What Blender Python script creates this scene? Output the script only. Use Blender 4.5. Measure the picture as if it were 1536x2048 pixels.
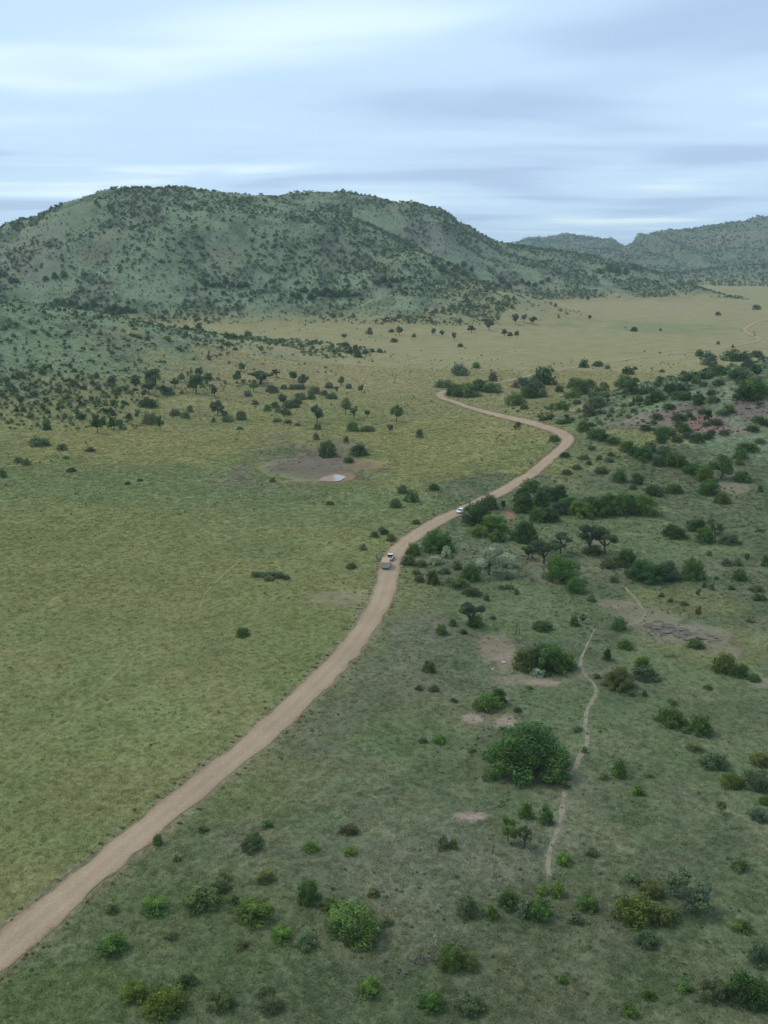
import bpy, bmesh, math, random
import numpy as np

# ------------------------------------------------------------------ clear
for o in list(bpy.data.objects):
    bpy.data.objects.remove(o, do_unlink=True)
scene = bpy.context.scene
COL = scene.collection
R = math.radians

# ------------------------------------------------------------------ camera
CAM_H = 92.0
FPX = 2000.0                      # focal length in pixels of the 1536 x 2048 photograph
PITCH = math.atan(524.0 / FPX)    # horizon lies at y = 500
cam_data = bpy.data.cameras.new('camera')
cam_data.sensor_fit = 'VERTICAL'
cam_data.sensor_height = 36.0
cam_data.lens = 36.0 * FPX / 2048.0
cam_data.clip_start = 0.5
cam_data.clip_end = 60000.0
cam = bpy.data.objects.new('camera', cam_data)
cam.location = (0, 0, CAM_H)
cam.rotation_euler = (math.pi / 2 - PITCH, 0, 0)
COL.objects.link(cam)
scene.camera = cam

# ------------------------------------------------------------------ world: overcast sky
SUN_EL, SUN_AZ = R(52), R(-65)
world = bpy.data.worlds.new('World')
scene.world = world
world.use_nodes = True
wt = world.node_tree
wt.nodes.clear()
def wn(t, **k):
    n = wt.nodes.new(t)
    for a, b in k.items():
        setattr(n, a, b)
    return n
w_out = wn('ShaderNodeOutputWorld')
w_bg = wn('ShaderNodeBackground')
w_bg.inputs['Strength'].default_value = 0.1
w_sky = wn('ShaderNodeTexSky', sky_type='NISHITA', sun_disc=False, sun_elevation=SUN_EL, sun_rotation=SUN_AZ)
w_sky.air_density = 1.0; w_sky.dust_density = 1.5; w_sky.ozone_density = 1.5
w_tc = wn('ShaderNodeTexCoord')
w_sep = wn('ShaderNodeSeparateXYZ')
wt.links.new(w_tc.outputs['Generated'], w_sep.inputs[0])
w_max = wn('ShaderNodeMath', operation='MAXIMUM'); w_max.inputs[1].default_value = 0.0
wt.links.new(w_sep.outputs['Z'], w_max.inputs[0])
w_add = wn('ShaderNodeMath', operation='ADD'); w_add.inputs[1].default_value = 0.035
wt.links.new(w_max.outputs[0], w_add.inputs[0])
w_dx = wn('ShaderNodeMath', operation='DIVIDE'); w_dy = wn('ShaderNodeMath', operation='DIVIDE')
wt.links.new(w_sep.outputs['X'], w_dx.inputs[0]); wt.links.new(w_add.outputs[0], w_dx.inputs[1])
wt.links.new(w_sep.outputs['Y'], w_dy.inputs[0]); wt.links.new(w_add.outputs[0], w_dy.inputs[1])
w_cmb = wn('ShaderNodeCombineXYZ')
wt.links.new(w_dx.outputs[0], w_cmb.inputs[0]); wt.links.new(w_dy.outputs[0], w_cmb.inputs[1])
def cloud_noise(loc, scale, sx, sy, detail, rough, dist):
    m = wn('ShaderNodeMapping'); m.inputs['Location'].default_value = loc
    m.inputs['Scale'].default_value = (sx, sy, 1); m.inputs['Rotation'].default_value = (0, 0, R(12))
    wt.links.new(w_cmb.outputs[0], m.inputs[0])
    n = wn('ShaderNodeTexNoise'); n.inputs['Scale'].default_value = scale
    n.inputs['Detail'].default_value = detail; n.inputs['Roughness'].default_value = rough
    n.inputs['Distortion'].default_value = dist
    wt.links.new(m.outputs[0], n.inputs[0])
    return n
n1 = cloud_noise((3.1, 7.4, 0), 0.24, 1.0, 1.0, 4, 0.45, 0.5)
n2 = cloud_noise((11.0, 2.3, 5), 0.8, 0.6, 1.0, 2, 0.45, 0.4)
w_mixn = wn('ShaderNodeMath', operation='MULTIPLY_ADD'); w_mixn.inputs[1].default_value = 0.30
wt.links.new(n2.outputs['Fac'], w_mixn.inputs[0]); wt.links.new(n1.outputs['Fac'], w_mixn.inputs[2])
w_ramp = wn('ShaderNodeValToRGB')
cr = w_ramp.color_ramp
cr.interpolation = 'EASE'
cr.elements[0].position = 0.49; cr.elements[0].color = (0.41, 0.555, 0.78, 1)
cr.elements[1].position = 0.84; cr.elements[1].color = (0.80, 0.97, 1.0, 1)
e = cr.elements.new(0.66); e.color = (0.54, 0.735, 0.94, 1)
wt.links.new(w_mixn.outputs[0], w_ramp.inputs[0])
w_mul = wn('ShaderNodeVectorMath', operation='SCALE'); w_mul.inputs['Scale'].default_value = 10.0
wt.links.new(w_ramp.outputs[0], w_mul.inputs[0])
w_mix = wn('ShaderNodeMixRGB'); w_mix.inputs[0].default_value = 0.92
wt.links.new(w_sky.outputs[0], w_mix.inputs[1]); wt.links.new(w_mul.outputs[0], w_mix.inputs[2])
wt.links.new(w_mix.outputs[0], w_bg.inputs['Color'])
wt.links.new(w_bg.outputs[0], w_out.inputs['Surface'])

# ------------------------------------------------------------------ sun behind the cloud
sun_data = bpy.data.lights.new('sun', 'SUN')
sun_data.energy = 1.5
sun_data.angle = R(14)
sun_data.color = (1.0, 0.95, 0.88)
sun = bpy.data.objects.new('sun', sun_data)
sun.rotation_euler = (math.pi / 2 - SUN_EL, 0, math.pi - SUN_AZ)
COL.objects.link(sun)

scene.view_settings.view_transform = 'Standard'
scene.view_settings.look = 'None'
scene.view_settings.exposure = 0.2
scene.view_settings.gamma = 1.0
scene.view_settings.use_curve_mapping = False
scene.render.engine = 'CYCLES'
scene.cycles.use_denoising = True
scene.cycles.max_bounces = 5
scene.cycles.diffuse_bounces = 2
scene.cycles.glossy_bounces = 1
scene.cycles.transmission_bounces = 3
scene.cycles.volume_bounces = 1
scene.cycles.transparent_max_bounces = 6
scene.cycles.volume_step_rate = 4.0

# ------------------------------------------------------------------ numpy noise
def _hash(ix, iy, seed):
    h = (ix.astype(np.int64) * 374761393 + iy.astype(np.int64) * 668265263 + seed * 1442695041) & 0x7fffffff
    h = ((h ^ (h >> 13)) * 1274126177) & 0x7fffffff
    h = (h ^ (h >> 16)) & 0x7fffffff
    return h / float(0x7fffffff)
def vnoise(x, y, seed=0):
    x = np.asarray(x, float); y = np.asarray(y, float)
    ix = np.floor(x); iy = np.floor(y)
    fx = x - ix; fy = y - iy
    fx = fx * fx * fx * (fx * (fx * 6 - 15) + 10); fy = fy * fy * fy * (fy * (fy * 6 - 15) + 10)
    a = _hash(ix, iy, seed); b = _hash(ix + 1, iy, seed)
    c = _hash(ix, iy + 1, seed); d = _hash(ix + 1, iy + 1, seed)
    return (a + (b - a) * fx) * (1 - fy) + (c + (d - c) * fx) * fy
def fbm(x, y, seed=0, octv=4, gain=0.5):
    s = 0; a = 1; t = 0
    for k in range(octv):
        s = s + a * (vnoise(x * 2 ** k + 17.3 * k, y * 2 ** k - 9.1 * k, seed + k) - 0.5)
        t += a; a *= gain
    return s / t * 2
def sstep(a, b, x):
    t = np.clip((x - a) / (b - a), 0, 1)
    return t * t * (3 - 2 * t)

# ------------------------------------------------------------------ pixel -> ray, ray -> ground
SP, CP = math.sin(PITCH), math.cos(PITCH)
def ray(px, py):
    u = (px - 768.0) / FPX; v = (1024.0 - py) / FPX
    return np.array([u, CP + v * SP, -SP + v * CP])
def at_depth(px, py, Y):
    d = ray(px, py); t = Y / d[1]
    return d[0] * t, Y, CAM_H + d[2] * t
def project(x, y, z):
    zc = y * CP - (z - CAM_H) * SP
    yc = y * SP + (z - CAM_H) * CP
    return 768 + FPX * x / zc, 1024 - FPX * yc / zc, zc

# ------------------------------------------------------------------ terrain
def ridge(pix, w_front, w_back):
    return [at_depth(px, py, Y) for (px, py, Y) in pix], w_front, w_back
HILLS = [
    # broad dome on the left, its spur running down to the right
    ridge([(-620, 560, 1500), (-300, 505, 1560), (-120, 490, 1600), (0, 478.1, 1620), (50, 433.5, 1630), (100, 429.5, 1640), (150, 405.5, 1645), (200, 383.9, 1650), (250, 371.8, 1655), (300, 367.8, 1660), (350, 367.5, 1660), (400, 378.4, 1660), (450, 390.5, 1660), (500, 403.6, 1655), (530, 412, 1650)], 430, 520),
    ridge([(530, 395, 1650), (600, 424, 1630), (680, 455, 1600), (760, 498, 1560), (840, 550, 1500)], 330, 200),
    # second dome behind, and its long shoulder falling to the right
    ridge([(430, 400, 2150), (560, 394.4, 2150), (600, 385.2, 2150), (640, 382.9, 2150), (690, 382.3, 2150), (720, 391.9, 2150), (750, 394.3, 2150), (800, 407.2, 2150), (850, 422.3, 2150), (880, 423.1, 2150), (900, 434.2, 2160), (920, 452.9, 2170), (960, 474.3, 2200), (1000, 491.2, 2230), (1050, 497.4, 2260), (1100, 502.0, 2300), (1200, 523.3, 2330), (1250, 531.8, 2350), (1300, 540.8, 2300), (1350, 570, 2200), (1440, 600, 2050)], 460, 600),
    # far ridges
    ridge([(800, 500, 5200), (1000, 488.3, 5200), (1050, 478.3, 5200), (1100, 473.3, 5200), (1150, 466.2, 5200), (1200, 471.7, 5200), (1235, 498.8, 5200), (1330, 492, 5200)], 1100, 900),
    ridge([(1215, 505, 4300), (1250, 492.9, 4300), (1270, 498.6, 4300), (1290, 468.6, 4300), (1315, 474.1, 4300), (1350, 460.7, 4280), (1400, 463.2, 4250), (1450, 451.8, 4230), (1500, 452.0, 4210), (1536, 443.8, 4200), (1750, 405, 4200), (2100, 430, 4200)], 1300, 900),
    ridge([(1290, 552, 3100), (1400, 548, 3050), (1550, 532, 3000), (1800, 520, 2950)], 420, 500),
    # the near spur on the left
    ridge([(-700, 480, 700), (-300, 545, 760), (0, 606, 830), (150, 642, 870), (300, 680, 900)], 330, 230),
    # rocky spur on the right
    ridge([(1400, 810, 500), (1480, 775, 510), (1560, 735, 520), (1750, 680, 540), (2200, 600, 560)], 130, 150),
]
def hill_field(x, y):
    x = np.asarray(x, float); y = np.asarray(y, float)
    out = np.zeros_like(x)
    for pts, wf, wb in HILLS:
        best = np.zeros_like(x)
        if len(pts) > 5 and wf > 350:
            # long ridges: crest height and position follow x, flanks fall away on both sides
            P = np.array(pts); o = np.argsort(P[:, 0]); P = P[o]
            xs = x + 40 * fbm(x / 300, y / 300, 401, 2) * np.clip(np.abs(y - np.interp(x, P[:, 0], P[:, 1])) / 200, 0, 1)
            cy = np.interp(xs, P[:, 0], P[:, 1]); zz = np.maximum(np.interp(xs, P[:, 0], P[:, 2]), 0)
            out_x = np.maximum(0, np.maximum(P[0, 0] - x, x - P[-1, 0]))
            d = np.hypot(y - cy, out_x)
            u = np.clip(d / (wb + (wf - wb) * (0.5 - 0.5 * (y - cy) / (d + 1e-6))), 0, 1)
            best = zz * np.cos(u * math.pi / 2) ** 1.7
        else:
          for (x0, y0, z0), (x1, y1, z1) in zip(pts[:-1], pts[1:]):
            dx, dy = x1 - x0, y1 - y0
            t = np.clip(((x - x0) * dx + (y - y0) * dy) / (dx * dx + dy * dy), 0, 1)
            cx, cy = x0 + t * dx, y0 + t * dy
            d = np.hypot(x - cx, y - cy)
            u = np.clip(d / (wb + (wf - wb) * (0.5 - 0.5 * (y - cy) / (d + 1e-6))), 0, 1)
            best = np.maximum(best, (z0 + (z1 - z0) * t) * (np.cos(u * math.pi / 2) ** 1.7))
        # smooth maximum
        k = 14.0
        out = np.where((out > 0) & (best > 0), 0.5 * (out + best + np.sqrt((out - best) ** 2 + k * k * np.minimum(1, np.minimum(out, best) / 40.0) ** 2)), np.maximum(out, best))
    return out
POND = None
def terrain(x, y):
    x = np.asarray(x, float); y = np.asarray(y, float)
    h = hill_field(x, y)
    k = np.clip(h / 90.0, 0, 1)
    far = np.clip(np.hypot(x, y) / 1800.0, 0.25, 2.2)
    h = h + k * (fbm(x / 210, y / 210, 3, 3) * 20 * far + fbm(x / 60, y / 60, 9, 3) * 5.5)
    h = h + fbm(x / 120, y / 120, 21, 3) * 1.1 + fbm(x / 26, y / 26, 31, 2) * 0.22
    # the right side of the road lies in a shallow valley with a dry watercourse
    h = h - 1.6 * np.exp(-((x - 85 - 0.05 * (y - 300)) / 45.0) ** 2) * sstep(120, 200, y) * (1 - sstep(420, 560, y))
    if POND is not None:
        for (cx, cy, rx, ry, dep) in POND:
            q = ((x - cx) / rx) ** 2 + ((y - cy) / ry) ** 2
            h = h - dep * np.exp(-q * 1.4)
    return h
TT = np.exp(np.linspace(math.log(60.0), math.log(7500.0), 330))
def ground_many(pxs, pys):
    pxs = np.atleast_1d(np.asarray(pxs, float)); pys = np.atleast_1d(np.asarray(pys, float))
    d = np.stack([(pxs - 768.0) / FPX, CP + (1024.0 - pys) / FPX * SP, -SP + (1024.0 - pys) / FPX * CP], 1)
    d /= np.linalg.norm(d, axis=1)[:, None]
    lo = np.full(len(pxs), TT[0]); hi = np.full(len(pxs), TT[-1])
    for ts in (TT, np.linspace(0, 1, 24), np.linspace(0, 1, 24)):
        T = np.broadcast_to(ts, (len(pxs), len(ts))) if ts is TT else lo[:, None] + (hi - lo)[:, None] * ts[None]
        below = (CAM_H + d[:, 2:3] * T) < terrain(d[:, 0:1] * T, d[:, 1:2] * T)
        i = np.where(below.any(1), below.argmax(1), T.shape[1] - 1)
        i = np.maximum(i, 1)
        r_ = np.arange(len(pxs))
        lo, hi = T[r_, i - 1].copy(), T[r_, i].copy()
    x, y = d[:, 0] * hi, d[:, 1] * hi
    return np.stack([x, y, terrain(x, y)], 1)
def ground_at(px, py):
    p = ground_many(px, py)[0]
    return float(p[0]), float(p[1]), float(p[2])
def zat(x, y):
    return float(terrain(np.array([x]), np.array([y]))[0])
_p = ground_at(665, 957); _b = ground_at(612, 925)
POND = [(_p[0], _p[1] + 1, 9.0, 11.0, 1.1), (_b[0], _b[1], 30.0, 30.0, 0.9)]

# ------------------------------------------------------------------ ground colours (grass, soil, scrub floor; right field darkened for cloud shade)
def blob(px, py, w, h, col, s=1.0, edge=0.35):
    c, l, r, t, b = ground_many([px, px - w / 2, px + w / 2, px, px], [py, py, py, py - h / 2, py + h / 2])
    return (c[0], c[1], abs(r[0] - l[0]) / 2, abs(t[1] - b[1]) / 2, col, s, edge)
SOIL = (0.235, 0.19, 0.125); RED = (0.27, 0.15, 0.08); MUD = (0.155, 0.125, 0.086)
TAN = (0.285, 0.245, 0.115); OLIVE = (0.192, 0.190, 0.070); GREEN = (0.145, 0.185, 0.080); GREY = (0.15, 0.155, 0.092)
DRY = (0.25, 0.23, 0.15); LUSH = (0.135, 0.185, 0.055); PALEG = (0.22, 0.28, 0.16)
BLOBS = [
    blob(300, 960, 900, 60, GREEN, .55), blob(700, 1010, 620, 70, GREEN, .45), blob(500, 1180, 700, 160, OLIVE, .5), blob(150, 1100, 500, 160, OLIVE, .5),
    blob(850, 900, 420, 110, (0.27, 0.245, 0.09), .6), blob(330, 880, 700, 70, (0.265, 0.235, 0.09), .6),
    blob(600, 740, 560, 60, TAN, .8), blob(720, 700, 560, 40, TAN, .75), blob(1250, 650, 620, 80, TAN, .75), blob(1250, 615, 420, 30, (0.30, 0.245, 0.12), .8), blob(1300, 655, 260, 24, GREEN, .5),
    blob(560, 690, 260, 26, TAN, .7), blob(150, 770, 260, 24, TAN, .4),
    blob(620, 1180, 190, 70, OLIVE, .4), blob(620, 1260, 260, 90, LUSH, .35),
    blob(560, 1560, 220, 130, (0.20, 0.175, 0.078), .5, .7), blob(650, 1480, 150, 90, GREY, .6), blob(820, 1500, 260, 140, LUSH, .30), blob(520, 1600, 160, 90, LUSH, .4, .7),
    blob(840, 1740, 420, 170, (0.175, 0.175, 0.115), .55, .6), blob(1000, 1690, 360, 120, (0.175, 0.175, 0.115), .55),
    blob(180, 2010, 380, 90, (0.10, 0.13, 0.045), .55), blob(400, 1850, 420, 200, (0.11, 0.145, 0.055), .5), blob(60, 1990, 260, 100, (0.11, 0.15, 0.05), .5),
    blob(850, 1260, 170, 60, (0.17, 0.155, 0.105), .5), blob(790, 1340, 150, 60, GREY, .6), blob(1420, 1330, 240, 120, GREEN, .6), blob(1400, 1450, 340, 200, GREEN, .35),
    blob(1050, 1210, 300, 90, GREEN, .5), blob(1250, 1060, 420, 130, GREEN, .55), blob(1400, 1200, 300, 70, OLIVE, .5), blob(1450, 1290, 200, 80, OLIVE, .55), blob(1130, 1420, 200, 160, GREEN, .3),
    blob(1000, 830, 200, 60, TAN, .35), blob(1160, 815, 130, 14, TAN, .9), blob(1280, 800, 130, 14, TAN, .6), blob(1270, 880, 180, 40, (0.24, 0.23, 0.09), .7), blob(1380, 870, 160, 26, (0.25, 0.25, 0.09), .7),
    blob(1490, 860, 220, 110, PALEG, .6), blob(1380, 815, 150, 80, PALEG, .5),
    # bare soil and mud
    blob(612, 922, 300, 84, (0.19, 0.17, 0.115), .8), blob(622, 936, 220, 50, MUD, 1.0), blob(640, 951, 150, 26, MUD, .9), blob(725, 928, 90, 22, RED, .5), blob(664, 957, 92, 22, (0.27, 0.165, 0.085), .95), blob(550, 905, 80, 18, (0.10, 0.14, 0.06), .7), blob(610, 962, 130, 10, TAN, .5),
    blob(995, 1300, 60, 44, SOIL, .9), blob(1040, 1360, 110, 22, SOIL, .6), blob(1010, 1325, 30, 40, SOIL, .7), blob(1090, 1365, 70, 14, (0.33, 0.24, 0.18), .7), blob(945, 1437, 36, 18, (0.36, 0.27, 0.21), .9), blob(1012, 1446, 46, 22, (0.36, 0.26, 0.20), .9), blob(980, 1440, 110, 30, SOIL, .4),
    blob(945, 1632, 70, 20, (0.34, 0.25, 0.20), .9), blob(1230, 1208, 90, 20, SOIL, .8), blob(1300, 1235, 130, 40, SOIL, .55), blob(1390, 1268, 150, 44, (0.21, 0.18, 0.125), .75), blob(1445, 1300, 80, 24, SOIL, .6), blob(1525, 1365, 70, 30, SOIL, .7),
    blob(680, 1195, 120, 30, (0.25, 0.20, 0.13), .5), blob(1460, 975, 90, 30, SOIL, .6), blob(1270, 1068, 60, 8, SOIL, .6), blob(1200, 1085, 50, 10, SOIL, .5), blob(1020, 1030, 24, 20, RED, 1.0), blob(1090, 1150, 60, 40, SOIL, .6), blob(1075, 1125, 40, 30, RED, .5),
    blob(1350, 830, 110, 44, (0.17, 0.115, 0.09), .7), blob(1420, 850, 60, 24, (0.30, 0.16, 0.12), .8), blob(1510, 815, 90, 40, (0.17, 0.115, 0.095), .7), blob(1290, 835, 120, 30, (0.22, 0.15, 0.12), .6), blob(1450, 860, 120, 20, (0.22, 0.15, 0.12), .6),
    # rocky faces of the hills
    blob(60, 500, 130, 90, (0.20, 0.17, 0.13), .5), blob(880, 470, 140, 60, (0.17, 0.16, 0.14), .5),
    blob(1450, 480, 240, 20, (0.22, 0.15, 0.11), .5),
]
ROADPIX = [(-190, 2080), (-60, 1962), (0, 1907), (100, 1822), (200, 1737), (300, 1653), (400, 1573), (500, 1491), (600, 1401), (680, 1320), (738, 1243), (765, 1193), (775, 1152), (788, 1112), (818, 1080), (870, 1046), (930, 1018), (1000, 985), (1058, 951), (1102, 915), (1128, 893), (1137, 881), (1125, 868), (1085, 853), (1020, 836), (960, 821), (912, 805), (882, 794), (882, 786), (905, 779), (950, 771), (1010, 763), (1060, 752), (1120, 740), (1200, 726), (1300, 713), (1400, 703), (1480, 690), (1514, 682), (1518, 677), (1503, 670), (1490, 661), (1498, 652), (1515, 644), (1545, 638), (1640, 630)]
def polyline(pix, step):
    P = ground_many([a for a, b in pix], [b for a, b in pix])[:, :2]
    s = np.concatenate([[0], np.cumsum(np.hypot(*np.diff(P, axis=0).T))])
    n = max(3, int(s[-1] / step))
    # Catmull-Rom
    out = []
    for q in np.linspace(0, s[-1] - 1e-6, n):
        i = min(len(P) - 2, int(np.searchsorted(s, q, side='right') - 1))
        t = (q - s[i]) / max(1e-6, s[i + 1] - s[i])
        p0 = P[max(0, i - 1)]; p1 = P[i]; p2 = P[i + 1]; p3 = P[min(len(P) - 1, i + 2)]
        l0 = max(1e-6, s[i] - s[max(0, i - 1)]); l1 = s[i + 1] - s[i]; l2 = max(1e-6, s[min(len(P) - 1, i + 2)] - s[i + 1])
        m1 = ((p2 - p1) / l1 * l0 + (p1 - p0) / l0 * l1) / (l0 + l1) if i > 0 else (p2 - p1) / l1
        m2 = ((p3 - p2) / l2 * l1 + (p2 - p1) / l1 * l2) / (l1 + l2) if i < len(P) - 2 else (p2 - p1) / l1
        h00 = 2 * t ** 3 - 3 * t ** 2 + 1; h10 = t ** 3 - 2 * t ** 2 + t; h01 = -2 * t ** 3 + 3 * t ** 2; h11 = t ** 3 - t ** 2
        out.append(h00 * p1 + h10 * l1 * m1 + h01 * p2 + h11 * l1 * m2)
    out = np.array(out)
    for _ in range(2):
        out[1:-1] = 0.25 * out[:-2] + 0.5 * out[1:-1] + 0.25 * out[2:]
    return out
ROAD = polyline(ROADPIX, 2.5)
ROAD_HALF = 2.95
def dist_to_line(x, y, line):
    x = np.asarray(x); y = np.asarray(y)
    best = np.full(x.shape, 1e9)
    sub = line[::3]
    x0, y0 = sub[:, 0].min() - 25, sub[:, 1].min() - 25
    x1, y1 = sub[:, 0].max() + 25, sub[:, 1].max() + 25
    m = (x > x0) & (x < x1) & (y > y0) & (y < y1)
    if not m.any():
        return best
    xs, ys = x[m], y[m]
    b = np.full(xs.shape, 1e9)
    for i in range(len(sub) - 1):
        ax, ay = sub[i]; bx, by = sub[i + 1]
        dx, dy = bx - ax, by - ay
        near = (np.abs(xs - ax) < 30) & (np.abs(ys - ay) < 30)
        if not near.any():
            continue
        xx, yy = xs[near], ys[near]
        t = np.clip(((xx - ax) * dx + (yy - ay) * dy) / (dx * dx + dy * dy + 1e-9), 0, 1)
        b[near] = np.minimum(b[near], np.hypot(xx - ax - t * dx, yy - ay - t * dy))
    best[m] = b
    return best
def road_side(x, y):
    """x of the road at this y for the near stretch: negative = left of the road"""
    near = ROAD[ROAD[:, 1] < 330]
    o = np.argsort(near[:, 1])
    return x - np.interp(y, near[o, 1], near[o, 0])
def ground_colour(x, y):
    x = np.asarray(x, float); y = np.asarray(y, float)
    r = np.hypot(x, y)
    c = np.zeros(x.shape + (3,))
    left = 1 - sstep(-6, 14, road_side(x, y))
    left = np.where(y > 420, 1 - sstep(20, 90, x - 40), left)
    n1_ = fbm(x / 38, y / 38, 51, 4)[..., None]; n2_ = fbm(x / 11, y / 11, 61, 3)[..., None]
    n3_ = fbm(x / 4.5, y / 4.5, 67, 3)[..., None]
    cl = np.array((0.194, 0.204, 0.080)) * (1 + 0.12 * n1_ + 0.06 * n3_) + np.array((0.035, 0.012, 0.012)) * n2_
    cr_ = np.array((0.138, 0.154, 0.082)) * (1 + 0.20 * n1_ + 0.22 * n3_) + np.array((0.045, 0.020, 0.022)) * n2_  # greyer right-hand grass, its colour also lowered to stand in for cloud shade
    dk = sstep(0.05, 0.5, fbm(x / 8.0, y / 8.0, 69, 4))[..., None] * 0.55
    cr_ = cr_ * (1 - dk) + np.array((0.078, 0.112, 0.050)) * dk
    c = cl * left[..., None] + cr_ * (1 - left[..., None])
    farm = sstep(430, 760, r)[..., None]
    c = c * (1 - farm) + (np.array((0.262, 0.232, 0.103)) * (1 + 0.12 * n1_)) * farm
    hf = hill_field(x, y)
    hm = sstep(3, 22, hf)[..., None]
    pale = np.array((0.186, 0.232, 0.124)) * (1 + 0.22 * fbm(x / 90, y / 90, 71, 4)[..., None])
    scr = sstep(-0.05, 0.40, fbm(x / 26, y / 26, 73, 4) + 0.35 * fbm(x / 160, y / 160, 74, 2))[..., None] * 0.68
    scr = np.where((r > 2500)[..., None], 0.45 + 0.55 * scr, scr)
    pale = pale * (1 - scr) + np.array((0.066, 0.090, 0.052)) * scr
    red = sstep(0.15, 0.50, fbm(x / 55, y / 55, 81, 4))[..., None] * 0.4
    pale = pale * (1 - red) + np.array((0.17, 0.135, 0.095)) * red
    c = c * (1 - hm) + pale * hm
    wx = fbm(x / 9, y / 9, 91, 3) * 0.35; wy = fbm(x / 9, y / 9, 97, 3) * 0.3 + fbm(x / 32, y / 32, 99, 3) * 0.75
    lw = np.clip(r / 400, 1, 4)
    for (cx, cy, rx, ry, col, s, edge) in BLOBS:
        q = np.sqrt(((x - cx) / rx) ** 2 + ((y - cy) / ry) ** 2)
        sel = q < 1.9
        if not sel.any():
            continue
        qq = q[sel] + (wx[sel] + wy[sel])
        m = (1 - sstep(1 - edge, 1 + edge, qq))[..., None] * s
        c[sel] = c[sel] * (1 - m) + np.array(col) * m
    dr = dist_to_line(x, y, ROAD)
    m = ((1 - sstep(ROAD_HALF + 0.2, ROAD_HALF + 2.6 + fbm(x / 6, y / 6, 5, 2) * 1.2, dr)) * (r < 900))[..., None]
    c = c * (1 - 0.6 * m) + np.array((0.23, 0.19, 0.12)) * 0.6 * m
    return np.clip(c, 0.02, 0.6)

# ------------------------------------------------------------------ material helpers
def new_mat(name):
    m = bpy.data.materials.new(name)
    m.use_nodes = True
    nt = m.node_tree
    return m, nt, nt.nodes['Principled BSDF']
def link(nt, a, b):
    nt.links.new(a, b)
def node(nt, t, **k):
    n = nt.nodes.new(t)
    for a, b in k.items():
        setattr(n, a, b)
    return n
def simple(name, col, rough=0.7, var=0.15, scale=3.0, metal=0.0, spec=0.3):
    m, nt, b = new_mat(name)
    b.inputs['Roughness'].default_value = rough
    b.inputs['Metallic'].default_value = metal
    b.inputs['Specular IOR Level'].default_value = spec
    tc = node(nt, 'ShaderNodeTexCoord')
    nz = node(nt, 'ShaderNodeTexNoise'); nz.inputs['Scale'].default_value = scale; nz.inputs['Detail'].default_value = 4
    link(nt, tc.outputs['Object'], nz.inputs[0])
    rp = node(nt, 'ShaderNodeValToRGB')
    rp.color_ramp.elements[0].position = 0.3; rp.color_ramp.elements[1].position = 0.7
    rp.color_ramp.elements[0].color = (*[c * (1 - var) for c in col], 1)
    rp.color_ramp.elements[1].color = (*[min(1, c * (1 + var)) for c in col], 1)
    link(nt, nz.outputs['Fac'], rp.inputs[0]); link(nt, rp.outputs[0], b.inputs['Base Color'])
    return m
def noise_fac(nt, scale, detail=3, rough=0.55, coord=None):
    if coord is None:
        tc = node(nt, 'ShaderNodeTexCoord'); coord = tc.outputs['Object']
    n = node(nt, 'ShaderNodeTexNoise'); n.inputs['Scale'].default_value = scale
    n.inputs['Detail'].default_value = detail; n.inputs['Roughness'].default_value = rough
    link(nt, coord, n.inputs[0])
    return n.outputs['Fac']
def ramp01(nt, fac, lo, hi, p0=0.3, p1=0.7):
    mr = node(nt, 'ShaderNodeMapRange'); mr.inputs['From Min'].default_value = p0; mr.inputs['From Max'].default_value = p1
    mr.inputs['To Min'].default_value = lo; mr.inputs['To Max'].default_value = hi
    link(nt, fac, mr.inputs['Value'])
    return mr.outputs[0]
def mulf(nt, a, b):
    n = node(nt, 'ShaderNodeMath', operation='MULTIPLY'); link(nt, a, n.inputs[0]); link(nt, b, n.inputs[1]); return n.outputs[0]
def scalec(nt, col, f):
    n = node(nt, 'ShaderNodeVectorMath', operation='SCALE'); link(nt, col, n.inputs[0]); link(nt, f, n.inputs['Scale']); return n.outputs[0]
def mixc(nt, f, a, b):
    n = node(nt, 'ShaderNodeMixRGB')
    if isinstance(f, float): n.inputs[0].default_value = f
    else: link(nt, f, n.inputs[0])
    for i, v in ((1, a), (2, b)):
        if isinstance(v, tuple): n.inputs[i].default_value = (*v, 1)
        else: link(nt, v, n.inputs[i])
    return n.outputs[0]

# ground material: vertex colour broken up by several scales of grass and soil
m_ground, nt, bs = new_mat('grassland')
at_ = node(nt, 'ShaderNodeAttribute', attribute_name='albedo')
f = mulf(nt, ramp01(nt, noise_fac(nt, 1.6, 3), 0.80, 1.20), ramp01(nt, noise_fac(nt, 0.32, 3), 0.88, 1.12))
f = mulf(nt, f, ramp01(nt, noise_fac(nt, 0.06, 4), 0.88, 1.12))
base = scalec(nt, at_.outputs['Color'], f)
hue = mixc(nt, ramp01(nt, noise_fac(nt, 0.75, 3), 0.0, 0.20, 0.45, 0.72), base, (0.20, 0.17, 0.105))
hue = mixc(nt, ramp01(nt, noise_fac(nt, 0.5, 2), 0.0, 0.18, 0.5, 0.72), hue, (0.075, 0.12, 0.04))
link(nt, hue, bs.inputs['Base Color'])
bs.inputs['Roughness'].default_value = 0.95; bs.inputs['Specular IOR Level'].default_value = 0.05
bp = node(nt, 'ShaderNodeBump'); bp.inputs['Strength'].default_value = 0.7; bp.inputs['Distance'].default_value = 0.35
link(nt, noise_fac(nt, 1.9, 3), bp.inputs['Height']); link(nt, bp.outputs[0], bs.inputs['Normal'])

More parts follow.
